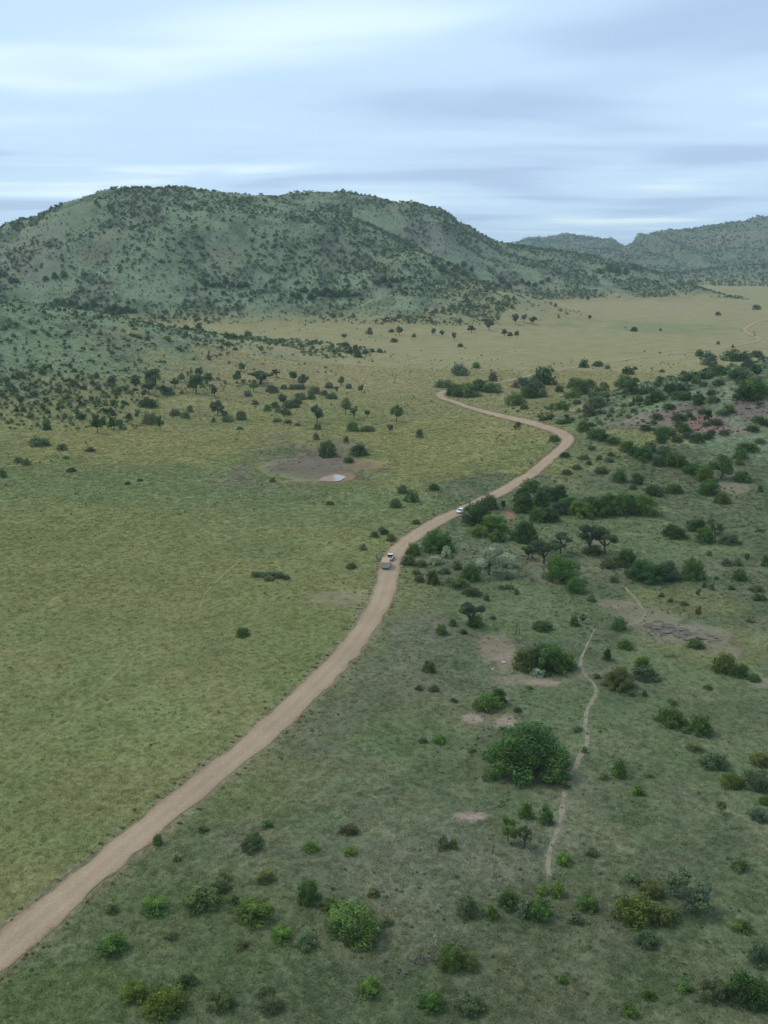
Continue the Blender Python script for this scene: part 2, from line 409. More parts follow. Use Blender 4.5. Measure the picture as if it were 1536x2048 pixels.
def mesh_obj(name, verts, faces, mat, parent=None, smooth=False):
    me = bpy.data.meshes.new(name)
    me.from_pydata([tuple(map(float, v)) for v in verts], [], faces)
    if isinstance(mat, (list, tuple)):
        for q in mat: me.materials.append(q)
    elif mat is not None:
        me.materials.append(mat)
    if smooth:
        me.polygons.foreach_set('use_smooth', [True] * len(me.polygons))
    me.update()
    o = bpy.data.objects.new(name, me)
    COL.objects.link(o)
    o.parent = parent
    return o
def tag(o, label=None, cat=None, group=None, kind=None):
    if label: o['label'] = label
    if cat: o['category'] = cat
    if group: o['group'] = group
    if kind: o['kind'] = kind
    return o

# ------------------------------------------------------------------ ground sheet: fine where the valley is, coarse behind the camera
az = np.concatenate([np.linspace(-180, -34, 26)[:-1], np.linspace(-34, 34, 520), np.linspace(34, 180, 26)[1:]])
rr = np.concatenate([[2, 25, 60, 85], np.exp(np.linspace(math.log(98), math.log(2600), 640)), np.exp(np.linspace(math.log(2640), math.log(6500), 130))[0:], [8000, 11000, 15000]])
A, RR = np.meshgrid(np.radians(az), rr, indexing='ij')
GX, GY = RR * np.sin(A), RR * np.cos(A)
GZ = terrain(GX, GY)
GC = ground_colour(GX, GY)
na, nr = len(az), len(rr)
me = bpy.data.meshes.new('ground')
nv = na * nr
i0 = (np.arange(na - 1)[:, None] * nr + np.arange(nr - 1)[None, :]).ravel()
quads = np.stack([i0, i0 + 1, i0 + nr + 1, i0 + nr], 1)
me.vertices.add(nv)
me.vertices.foreach_set('co', np.stack([GX, GY, GZ], -1).reshape(-1).astype(np.float32))
me.loops.add(len(quads) * 4); me.loops.foreach_set('vertex_index', quads.reshape(-1).astype(np.int32))
me.polygons.add(len(quads)); me.polygons.foreach_set('loop_start', np.arange(0, len(quads) * 4, 4, dtype=np.int32))
me.update(calc_edges=True)
me.polygons.foreach_set('use_smooth', np.ones(len(quads), dtype=bool))
ca = me.color_attributes.new('albedo', 'FLOAT_COLOR', 'POINT')
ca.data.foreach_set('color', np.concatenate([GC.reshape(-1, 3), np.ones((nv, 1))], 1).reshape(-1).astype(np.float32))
me.materials.append(m_ground)
ground = bpy.data.objects.new('ground', me); COL.objects.link(ground)
tag(ground, kind='structure')

# ------------------------------------------------------------------ dirt road, berm, footpaths
def strip(name, line, half, mat, lift=0.05, cols=9, jit=0.0, seed=0, camber=0.0, wnoise=0.0, kind='structure', offset=0.0, profile=None):
    T = np.gradient(line, axis=0); T /= np.hypot(T[:, 0], T[:, 1])[:, None]
    N = np.stack([T[:, 1], -T[:, 0]], 1)
    s = np.arange(len(line))
    r = np.hypot(line[:, 0], line[:, 1])
    V = np.zeros((len(line), cols, 3)); U = np.zeros((len(line), cols))
    hl = half * (1 + wnoise * fbm(s / 9.0, s * 0 + seed, seed + 3, 3)); hr = half * (1 + wnoise * fbm(s / 9.0, s * 0 + seed + 50, seed + 4, 3))
    fr = np.where(r > 560, np.clip(1 - (r - 560) / 800.0, 0.82, 1), 1.0); hl = hl * fr; hr = hr * fr
    for k in range(cols):
        u = -1 + 2 * k / (cols - 1)
        w = np.where(u < 0, hl, hr) * u
        if k in (0, cols - 1):
            w = w + jit * fbm(s / 1.7, s * 0 + k * 3.3, seed + 9, 2)
        P = line + N * (w + offset)[:, None]
        z = terrain(P[:, 0], P[:, 1]) + lift + np.clip(r - 200, 0, 2000) * 0.00022
        z = z + (camber * (1 - u * u) if profile is None else profile(u) * (1 + 0.6 * fbm(s / 3.0, s * 0 + k, seed + 21, 2)))
        V[:, k, 0] = P[:, 0]; V[:, k, 1] = P[:, 1]; V[:, k, 2] = z; U[:, k] = u
    n = len(line)
    i0 = (np.arange(n - 1)[:, None] * cols + np.arange(cols - 1)[None]).ravel()
    q = np.stack([i0, i0 + 1, i0 + cols + 1, i0 + cols], 1)
    o = mesh_obj(name, V.reshape(-1, 3), q.tolist(), mat, smooth=True)
    a = o.data.attributes.new('across', 'FLOAT', 'POINT'); a.data.foreach_set('value', U.reshape(-1).astype(np.float32))
    tag(o, kind=kind)
    return o
m_road, nt, bs = new_mat('dirt_road')
tc = node(nt, 'ShaderNodeTexCoord')
ac = node(nt, 'ShaderNodeAttribute', attribute_name='across')
ab = node(nt, 'ShaderNodeMath', operation='ABSOLUTE'); link(nt, ac.outputs['Fac'], ab.inputs[0])
rp = node(nt, 'ShaderNodeValToRGB'); el = rp.color_ramp.elements
el[0].position = 0.0; el[0].color = (0.345, 0.25, 0.152, 1); el[1].position = 1.0; el[1].color = (0.25, 0.18, 0.105, 1)
for p, c in ((0.16, (0.35, 0.253, 0.155, 1)), (0.38, (0.37, 0.275, 0.18, 1)), (0.58, (0.355, 0.26, 0.163, 1)), (0.82, (0.345, 0.245, 0.15, 1))):
    q = el.new(p); q.color = c
an = node(nt, 'ShaderNodeMath', operation='MULTIPLY_ADD'); an.inputs[1].default_value = 0.22
sb = node(nt, 'ShaderNodeMath', operation='SUBTRACT'); link(nt, noise_fac(nt, 0.25, 3), sb.inputs[0]); sb.inputs[1].default_value = 0.5
link(nt, sb.outputs[0], an.inputs[0]); link(nt, ab.outputs[0], an.inputs[2]); link(nt, an.outputs[0], rp.inputs[0])
cc = scalec(nt, rp.outputs[0], mulf(nt, ramp01(nt, noise_fac(nt, 2.2, 5), 0.88, 1.12), ramp01(nt, noise_fac(nt, 0.08, 3), 0.9, 1.1)))
link(nt, cc, bs.inputs['Base Color']); bs.inputs['Roughness'].default_value = 0.95; bs.inputs['Specular IOR Level'].default_value = 0.1
bp = node(nt, 'ShaderNodeBump'); bp.inputs['Strength'].default_value = 0.35; bp.inputs['Distance'].default_value = 0.1
link(nt, noise_fac(nt, 3.0, 4), bp.inputs['Height']); link(nt, bp.outputs[0], bs.inputs['Normal'])
strip('dirt_road', ROAD, ROAD_HALF, m_road, 0.05, 11, 0.8, 1, 0.10, 0.09)
m_berm = simple('berm_soil', (0.19, 0.17, 0.10), 0.95, 0.4, 0.9, spec=0.05)
_cut = int(np.nonzero(ROAD[:, 1] > 430)[0][0])
strip('road_berm', ROAD[:_cut], 0.75, m_berm, -0.05, 7, 0.3, 7, 0, 0.35, offset=-(ROAD_HALF + 0.9), profile=lambda u: 0.26 * (1 - u * u) * sstep(-0.15, 0.35, fbm(np.arange(_cut) / 7.0, np.arange(_cut) * 0 + u * 0.4, 77, 3)) * np.clip((_cut - 1 - np.arange(_cut)) / 25.0, 0, 1) - 0.10 - 0.5 * np.clip(1 - (_cut - 1 - np.arange(_cut)) / 20.0, 0, 1))
m_path, nt, bs = new_mat('trodden_soil')
cc = mixc(nt, ramp01(nt, noise_fac(nt, 0.9, 4), 0.0, 1.0, 0.47, 0.62), (0.275, 0.22, 0.15), (0.165, 0.17, 0.10))
cc = scalec(nt, cc, ramp01(nt, noise_fac(nt, 3.0, 3), 0.8, 1.2))
link(nt, cc, bs.inputs['Base Color']); bs.inputs['Roughness'].default_value = 0.95; bs.inputs['Specular IOR Level'].default_value = 0.05
m_rut, nt, bs = new_mat('flattened_grass')
cc = mixc(nt, ramp01(nt, noise_fac(nt, 0.35, 4), 0.0, 1.0, 0.40, 0.60), (0.24, 0.22, 0.10), (0.17, 0.185, 0.068))
link(nt, cc, bs.inputs['Base Color']); bs.inputs['Roughness'].default_value = 0.95; bs.inputs['Specular IOR Level'].default_value = 0.05
PATHS = [
    ([(1098, 1752), (1096, 1722), (1101, 1694), (1117, 1662), (1122, 1630), (1126, 1598), (1138, 1562), (1150, 1535), (1164, 1506), (1174, 1486), (1170, 1440), (1178, 1412), (1192, 1382), (1184, 1364)], 0.40, m_path),
    ([(1184, 1364), (1163, 1340), (1164, 1312), (1172, 1296), (1182, 1272), (1190, 1258)], 0.26, m_path),
    ([(1246, 1172), (1270, 1196), (1284, 1216), (1290, 1224), (1276, 1244), (1246, 1252)], 0.35, m_path),
    ([(-60, 1590), (0, 1552), (40, 1520), (80, 1475), (110, 1448), (200, 1380), (240, 1338), (290, 1302), (310, 1268)], 0.5, m_rut),
    ([(398, 1222), (412, 1188), (440, 1156), (470, 1130), (490, 1110)], 0.45, m_rut),
    ([(1462, 694), (1500, 697), (1560, 697)], 1.2, m_path),
]
for i, (pp, hw, mm) in enumerate(PATHS):
    strip('footpath', polyline(pp, 1.2), hw, mm, 0.04, 5, 0.25, 30 + i, 0, 0.5)

# ------------------------------------------------------------------ muddy pond
pc = ground_at(664, 957)
m_water, nt, bs = new_mat('muddy_water')
bs.inputs['Base Color'].default_value = (0.25, 0.13, 0.05, 1); bs.inputs['IOR'].default_value = 1.33; bs.inputs['Roughness'].default_value = 0.10; bs.inputs['Specular IOR Level'].default_value = 0.12
bp = node(nt, 'ShaderNodeBump'); bp.inputs['Strength'].default_value = 0.06; bp.inputs['Distance'].default_value = 0.05
link(nt, noise_fac(nt, 1.2, 3), bp.inputs['Height']); link(nt, bp.outputs[0], bs.inputs['Normal'])
# silty on the left, pale sky glint worked into colour and gloss on the right
tcw = node(nt, 'ShaderNodeTexCoord'); sxw = node(nt, 'ShaderNodeSeparateXYZ'); link(nt, tcw.outputs['Generated'], sxw.inputs[0])
adw = node(nt, 'ShaderNodeMath', operation='MULTIPLY_ADD'); adw.inputs[1].default_value = 0.5; link(nt, noise_fac(nt, 0.6, 3), adw.inputs[0]); link(nt, sxw.outputs['X'], adw.inputs[2])
glint = ramp01(nt, adw.outputs[0], 0.0, 1.0, 0.78, 0.84)
link(nt, ramp01(nt, glint, 0.12, 1.0, 0, 1), bs.inputs['Specular IOR Level']); link(nt, mixc(nt, glint, (0.25, 0.13, 0.05), (0.24, 0.20, 0.165)), bs.inputs['Base Color'])
link(nt, ramp01(nt, glint, 1.33, 1.55, 0, 1), bs.inputs['IOR'])
out_px = [(636, 962), (645, 955), (662, 950), (683, 947), (697, 948), (690, 956), (680, 963), (662, 965), (650, 964)]
pv = [ground_at(a, b) for a, b in out_px]
pz = np.median([p[2] for p in pv]) + 0.12
fine = []
for i in range(len(pv)):
    a, b = np.array(pv[i]), np.array(pv[(i + 1) % len(pv)])
    for t in np.linspace(0, 1, 8, endpoint=False):
        q = a + (b - a) * t
        j = 0.25 * (vnoise(q[0] * 1.3, q[1] * 1.3, 5) - 0.5)
        fine.append((q[0] + j, q[1] + j, pz))
cx_, cy_ = np.mean([p[0] for p in fine]), np.mean([p[1] for p in fine])
fv = [(cx_, cy_, pz)] + fine
water = mesh_obj('pond_water', fv, [(0, 1 + i, 1 + (i + 1) % len(fine)) for i in range(len(fine))], m_water)
tag(water, kind='structure')
# ================================================================== vegetation meshes
rng = np.random.default_rng(7)
def leaf_quads(c, n, size, rg):
    """diamond-shaped leaf sprays at c, facing n"""
    m = len(c)
    a = rg.normal(size=(m, 3)); a -= n * (a * n).sum(1)[:, None]; a /= np.linalg.norm(a, axis=1)[:, None] + 1e-9
    b = np.cross(n, a)
    L = (size * rg.uniform(0.6, 1.35, m))[:, None]; W = L * rg.uniform(0.45, 0.8, m)[:, None]
    bend = n * L * rg.uniform(-0.25, 0.25, m)[:, None]
    return np.stack([c - a * L * 0.5 + bend, c - b * W * 0.5, c + a * L * 0.5 + bend, c + b * W * 0.5], 1)
def crown_data(kind, n, leaf, seed):
    rg = np.random.default_rng(seed)
    lobes = []
    if kind == 'dome':          # bush that is leafy down to the ground: boughs crowd the outside of a dome
        k = 34 if n > 9000 else 22 if n > 2500 else 14 if n > 800 else 9
        base = 0.62 / math.sqrt(k)
        stretch = rg.uniform(0.8, 1.0)
        for i in range(k):
            zz = (i + 0.5) / k; th = i * 2.39996 + rg.uniform(-.35, .35)
            cz = zz * 0.98; q = math.sqrt(max(0.0, 1 - cz * cz))
            out_r = rg.uniform(0.78, 1.06)
            rad = base * rg.uniform(0.75, 1.3)
            R0 = 0.5 - rad * 0.75
            lobes.append((q * math.cos(th) * R0 * out_r, q * math.sin(th) * R0 * out_r * stretch, max(0.07, cz * (0.98 - rad) * out_r), rad))
        lobes.append((0, 0, 0.42, 0.26))
        for i in range(max(4, k // 3)):      # stray boughs that break the outline
            th = rg.uniform(0, 6.28); cz = rg.uniform(0.15, 0.95); q = math.sqrt(1 - cz * cz); o_ = rg.uniform(0.46, 0.56)
            lobes.append((q * math.cos(th) * o_, q * math.sin(th) * o_, max(0.1, cz * rg.uniform(0.9, 1.02)), base * rg.uniform(0.28, 0.5)))
        zs = 1.25
    elif kind == 'tree':        # rounded crown on a short trunk
        k = rg.integers(11, 15)
        for i in range(k):
            th = rg.uniform(0, 2 * math.pi); q = rg.uniform(0, 1) ** 0.5 * 0.33
            rad = rg.uniform(0.11, 0.18)
            z = rg.uniform(0.42, 0.88) * (1 - 0.35 * (q / 0.4) ** 2)
            lobes.append((q * math.cos(th), q * math.sin(th), z, rad))
        zs = 0.95
    elif kind == 'umbrella':    # layered acacia
        k = rg.integers(9, 13)
        for i in range(k):
            th = rg.uniform(0, 2 * math.pi); q = rg.uniform(0.05, 1) ** 0.5 * 0.38
            rad = rg.uniform(0.12, 0.19)
            z = rg.choice([0.58, 0.74, 0.88]) + rg.uniform(-.05, .05) - 0.18 * (q / 0.4) ** 2
            lobes.append((q * math.cos(th), q * math.sin(th), z, rad))
        zs = 0.55
    lobes = np.array(lobes)
    per = (n * lobes[:, 3] ** 2 / (lobes[:, 3] ** 2).sum()).astype(int)
    Q = []; TV = []
    for (x, y, z, r), m in zip(lobes, per):
        d = rg.normal(size=(m, 3)); d /= np.linalg.norm(d, axis=1)[:, None]
        rad = r * rg.uniform(0.30, 1.0, m) ** 0.33 * (1 + 0.22 * np.sin(d[:, 0] * 7 + seed) * np.cos(d[:, 1] * 6))
        c = np.stack([x + d[:, 0] * rad, y + d[:, 1] * rad, z + d[:, 2] * rad * zs], 1)
        keep = (c[:, 2] > 0.015) & (c[:, 2] < 1.05)
        c = c[keep]; d = d[keep]
        nn = d * 1.0 + rg.normal(size=d.shape) * 0.42 + np.array([0, 0, 0.30]); nn /= np.linalg.norm(nn, axis=1)[:, None]
        Q.append(leaf_quads(c, nn, leaf, rg))
        lv = rg.uniform(0.66, 1.40); yv = rg.uniform(0, 1) ** 2
        TV.append(np.stack([lv * rg.uniform(0.7, 1.35, len(c)), np.clip(yv * 0.7 + rg.uniform(0, 0.5, len(c)), 0, 1)], 1))
    Q = np.concatenate(Q); TV = np.concatenate(TV)
    return Q, TV, lobes
def tube(p0, p1, r0, r1, V, F, sides=5):
    p0 = np.array(p0, float); p1 = np.array(p1, float)
    d = p1 - p0; d /= np.linalg.norm(d) + 1e-9
    a = np.cross(d, (0.3, 0.9, 0.2)); a /= np.linalg.norm(a); b = np.cross(d, a)
    s = len(V)
    for p, r in ((p0, r0), (p1, r1)):
        for k in range(sides):
            t = 2 * math.pi * k / sides
            V.append(p + (a * math.cos(t) + b * math.sin(t)) * r)
    for k in range(sides):
        F.append((s + k, s + (k + 1) % sides, s + sides + (k + 1) % sides, s + sides + k))
    F.append(tuple(s + sides + k for k in range(sides)))
def branch(p0, p1, r0, r1, V, F, rg, seg=4, wob=0.12):
    p0 = np.array(p0, float); p1 = np.array(p1, float)
    L = np.linalg.norm(p1 - p0); pts = [p0]
    for i in range(1, seg):
        pts.append(p0 + (p1 - p0) * i / seg + rg.normal(size=3) * L * wob / seg)
    pts.append(p1)
    for i in range(seg):
        tube(pts[i], pts[i + 1], r0 + (r1 - r0) * i / seg, r0 + (r1 - r0) * (i + 1) / seg, V, F)
    return pts
def trunk_data(kind, lobes, seed):
    rg = np.random.default_rng(seed + 900)
    V, F = [], []
    if kind == 'dome':
        for i in range(4):
            l = lobes[rg.integers(0, len(lobes))]
            branch((rg.uniform(-.03, .03), rg.uniform(-.03, .03), -0.05), l[:3] * 0.8, 0.022, 0.008, V, F, rg, 3)
    else:
        fork = np.array([rg.uniform(-.04, .04), rg.uniform(-.04, .04), 0.26])
        branch((0, 0, -0.06), fork, 0.034, 0.026, V, F, rg, 3)
        for l in lobes:
            branch(fork, l[:3], 0.017, 0.005, V, F, rg, 3)
    return V, F
m_leaf, nt, bs = new_mat('foliage')
def foliage_nodes(nt, bs, tint):
    lv = node(nt, 'ShaderNodeAttribute', attribute_name='leaf')
    sp = node(nt, 'ShaderNodeSeparateXYZ'); link(nt, lv.outputs['Vector'], sp.inputs[0])
    c = scalec(nt, tint, sp.outputs['X'])
    young = node(nt, 'ShaderNodeVectorMath', operation='MULTIPLY'); link(nt, c, young.inputs[0]); young.inputs[1].default_value = (1.55, 1.35, 0.75)
    c = mixc(nt, sp.outputs['Y'], c, young.outputs[0])
    link(nt, c, bs.inputs['Base Color'])
    bs.inputs['Roughness'].default_value = 0.65; bs.inputs['Specular IOR Level'].default_value = 0.12
    tr = node(nt, 'ShaderNodeBsdfTranslucent'); link(nt, c, tr.inputs['Color'])
    mx = node(nt, 'ShaderNodeMixShader'); mx.inputs[0].default_value = 0.28
    out = [q for q in nt.nodes if q.type == 'OUTPUT_MATERIAL'][0]
    link(nt, bs.outputs[0], mx.inputs[1]); link(nt, tr.outputs[0], mx.inputs[2]); link(nt, mx.outputs[0], out.inputs['Surface'])
oi = node(nt, 'ShaderNodeObjectInfo'); foliage_nodes(nt, bs, oi.outputs['Color'])
m_leaf_i, nt, bs = new_mat('foliage_scatter')
ai = node(nt, 'ShaderNodeAttribute', attribute_name='tint', attribute_type='INSTANCER'); foliage_nodes(nt, bs, ai.outputs['Color'])
m_bark = simple('bark', (0.085, 0.068, 0.055), 0.9, 0.3, 6, spec=0.1)
m_dead = simple('dead_wood', (0.12, 0.105, 0.095), 0.9, 0.35, 5, spec=0.1)
m_deadpale = simple('bleached_wood', (0.42, 0.38, 0.34), 0.85, 0.2, 5, spec=0.1)
def quads_mesh(name, Q, TV, mat, extra=None, extra_mat=None):
    V = Q.reshape(-1, 3); n = len(Q)
    ev, ef = extra if extra else ([], [])
    VV = np.concatenate([V, np.array(ev).reshape(-1, 3)]) if len(ev) else V
    faces = np.arange(n * 4).reshape(-1, 4).tolist() + [tuple(len(V) + k for k in f) for f in ef]
    me = bpy.data.meshes.new(name)
    me.from_pydata(VV.tolist(), [], faces)
    me.materials.append(mat)
    if extra_mat is not None:
        me.materials.append(extra_mat)
        me.polygons.foreach_set('material_index', [0] * n + [1] * len(ef))
    a = me.attributes.new('leaf', 'FLOAT_VECTOR', 'FACE')
    d = np.zeros((len(faces), 3), np.float32); d[:n, :2] = TV; a.data.foreach_set('vector', d.reshape(-1))
    me.update()
    return me
LIB = {}
def lib(kind, size):
    key = (kind, size)
    if key not in LIB:
        n, leaf, cnt = {'L': (13000, 0.030, 3), 'M': (3600, 0.052, 5), 'S': (1100, 0.095, 4), 'T': (330, 0.17, 4)}[size]
        if kind == 'umbrella': n = int(n * 0.7)
        if kind == 'tree': n = int(n * 0.8)
        out = []
        for v in range(cnt):
            seed = hash((len(kind), ord(size), v)) % 9973 + v * 31
            seed = len(kind) * 100 + ord(size) * 7 + v * 31
            Q, TV, lobes = crown_data(kind, n, leaf, seed)
            tv, tf = trunk_data(kind, lobes, seed)
            cm = quads_mesh('crown', Q, TV, m_leaf)
            tm = bpy.data.meshes.new('trunk'); tm.from_pydata([tuple(p) for p in tv], [], tf); tm.materials.append(m_bark); tm.update()
            out.append((cm, tm))
        LIB[key] = out
    return LIB[key]
TINT = {
    'dark': (0.056, 0.110, 0.037), 'mid': (0.080, 0.150, 0.045), 'green': (0.100, 0.178, 0.045), 'yel': (0.105, 0.145, 0.034), 'lime': (0.105, 0.165, 0.050),
    'grey': (0.110, 0.155, 0.088), 'blue': (0.080, 0.128, 0.078), 'silver': (0.33, 0.40, 0.31), 'olive': (0.115, 0.140, 0.052), 'brown': (0.105, 0.105, 0.062),
}
TINT['moss'] = (0.096, 0.140, 0.060); TINT['straw'] = (0.118, 0.138, 0.066)
VEG_XY = []
NAMEOF = {'dome': ('bush', 'bush'), 'tree': ('tree', 'tree'), 'umbrella': ('acacia_tree', 'tree')}
veg_count = 0
def place_veg(x, y, z, w, h, kind, tint, label, group=None, vary=0.16, name=None):
    global veg_count
    veg_count += 1
    rg = np.random.default_rng(5000 + veg_count)
    size = 'L' if w > 7.5 else 'M' if w > 3.0 else 'S' if w > 1.5 else 'T'
    if y > 700: size = 'S' if w > 6 else 'T'
    elif y > 380: size = 'M' if w > 4.5 else 'S' if w > 2.2 else 'T'
    vs = lib(kind, size)
    cm, tm = vs[rg.integers(0, len(vs))]
    nm, cat = NAMEOF[kind]
    if kind == 'dome' and w < 3.4: nm, cat = 'shrub', 'shrub'
    if name: nm, cat = name, name
    root = bpy.data.objects.new(nm, None); COL.objects.link(root)
    root.empty_display_size = 0.5
    root.location = (x, y, z); an = float(rg.uniform(0.88, 1.14)); root.scale = (w * an, w / an, h); root.rotation_euler = (0, 0, rg.uniform(0, 6.28))
    c = np.array(TINT[tint]) * (1 + rg.uniform(-vary, vary)) * np.array([1 + rg.uniform(-.1, .1), 1, 1 + rg.uniform(-.1, .1)])
    cr_o = bpy.data.objects.new('crown', cm); COL.objects.link(cr_o); cr_o.parent = root; cr_o.color = (*c, 1)
    tr_o = bpy.data.objects.new('trunk', tm); COL.objects.link(tr_o); tr_o.parent = root
    tag(root, label, cat, group)
    VEG_XY.append((x, y, w))
    return root
def px_veg(entries, ox, oy, sc):
    """entries: (zoom x, zoom y of the base, zoom width, zoom height, kind, tint, label, group)"""
    pxs = []; pys = []
    for e in entries:
        px, py, w, h = ox + e[0] / sc, oy + e[1] / sc, e[2] / sc, e[3] / sc
        a = PITCH + math.atan((py - 1024) / FPX)
        f_ = 0.42 if e[4] == 'dome' else 0.0
        pxs.append(px); pys.append(py - f_ * w * math.sin(a))
    G = ground_many(pxs, pys)
    for e, g, py_ in zip(entries, G, pys):
        w, h = e[2] / sc, e[3] / sc
        zc = g[1] * CP - (g[2] - CAM_H) * SP
        a = math.atan2(CAM_H - g[2], g[1])
        f_ = 0.55 if e[4] == 'dome' else 0.25
        hm = max(0.42 * w, (h - f_ * w * max(0.0, math.sin(a)))) / math.cos(a) * zc / FPX
        wm = w * zc / FPX
        if len(e) > 7 and dist_to_line(np.array([g[0]]), np.array([g[1]]), ROAD)[0] < ROAD_HALF + 0.45 * wm:
            continue
        place_veg(g[0], g[1], g[2] - 0.02 * hm, wm * 1.06, hm * 1.04, e[4], e[5], e[6], e[7] if len(e) > 7 else None)
D, T, U = 'dome', 'tree', 'umbrella'
ADJ = {'dark': 'dark green', 'mid': 'mid green', 'green': 'bright green', 'grey': 'grey green', 'blue': 'blue green', 'moss': 'dull green', 'straw': 'straw tinged', 'silver': 'silvery', 'olive': 'olive', 'brown': 'brownish', 'yel': 'yellowish', 'lime': 'pale green'}
def where(x, y, X, Y):
    """which part of its group a plant stands in, as the picture shows it"""
    fx = (x - min(X)) / max(1e-6, max(X) - min(X)); fy = (y - min(Y)) / max(1e-6, max(Y) - min(Y))
    h = ('far left', 'left', 'middle', 'right', 'far right')[min(4, int(fx * 5))]
    return ('upper ' if fy < 0.33 else 'lower ' if fy > 0.67 else '') + h
def many(spec, label, group):
    X = [s[0] for s in spec]; Y = [s[1] for s in spec]; out = []
    for s in spec:
        lab = '%s %s, %s' % (ADJ[s[5]], label.replace('bush', 'tree') if s[4] == T else label, where(s[0], s[1], X, Y))
        out.append((*s, lab, group))
    return out

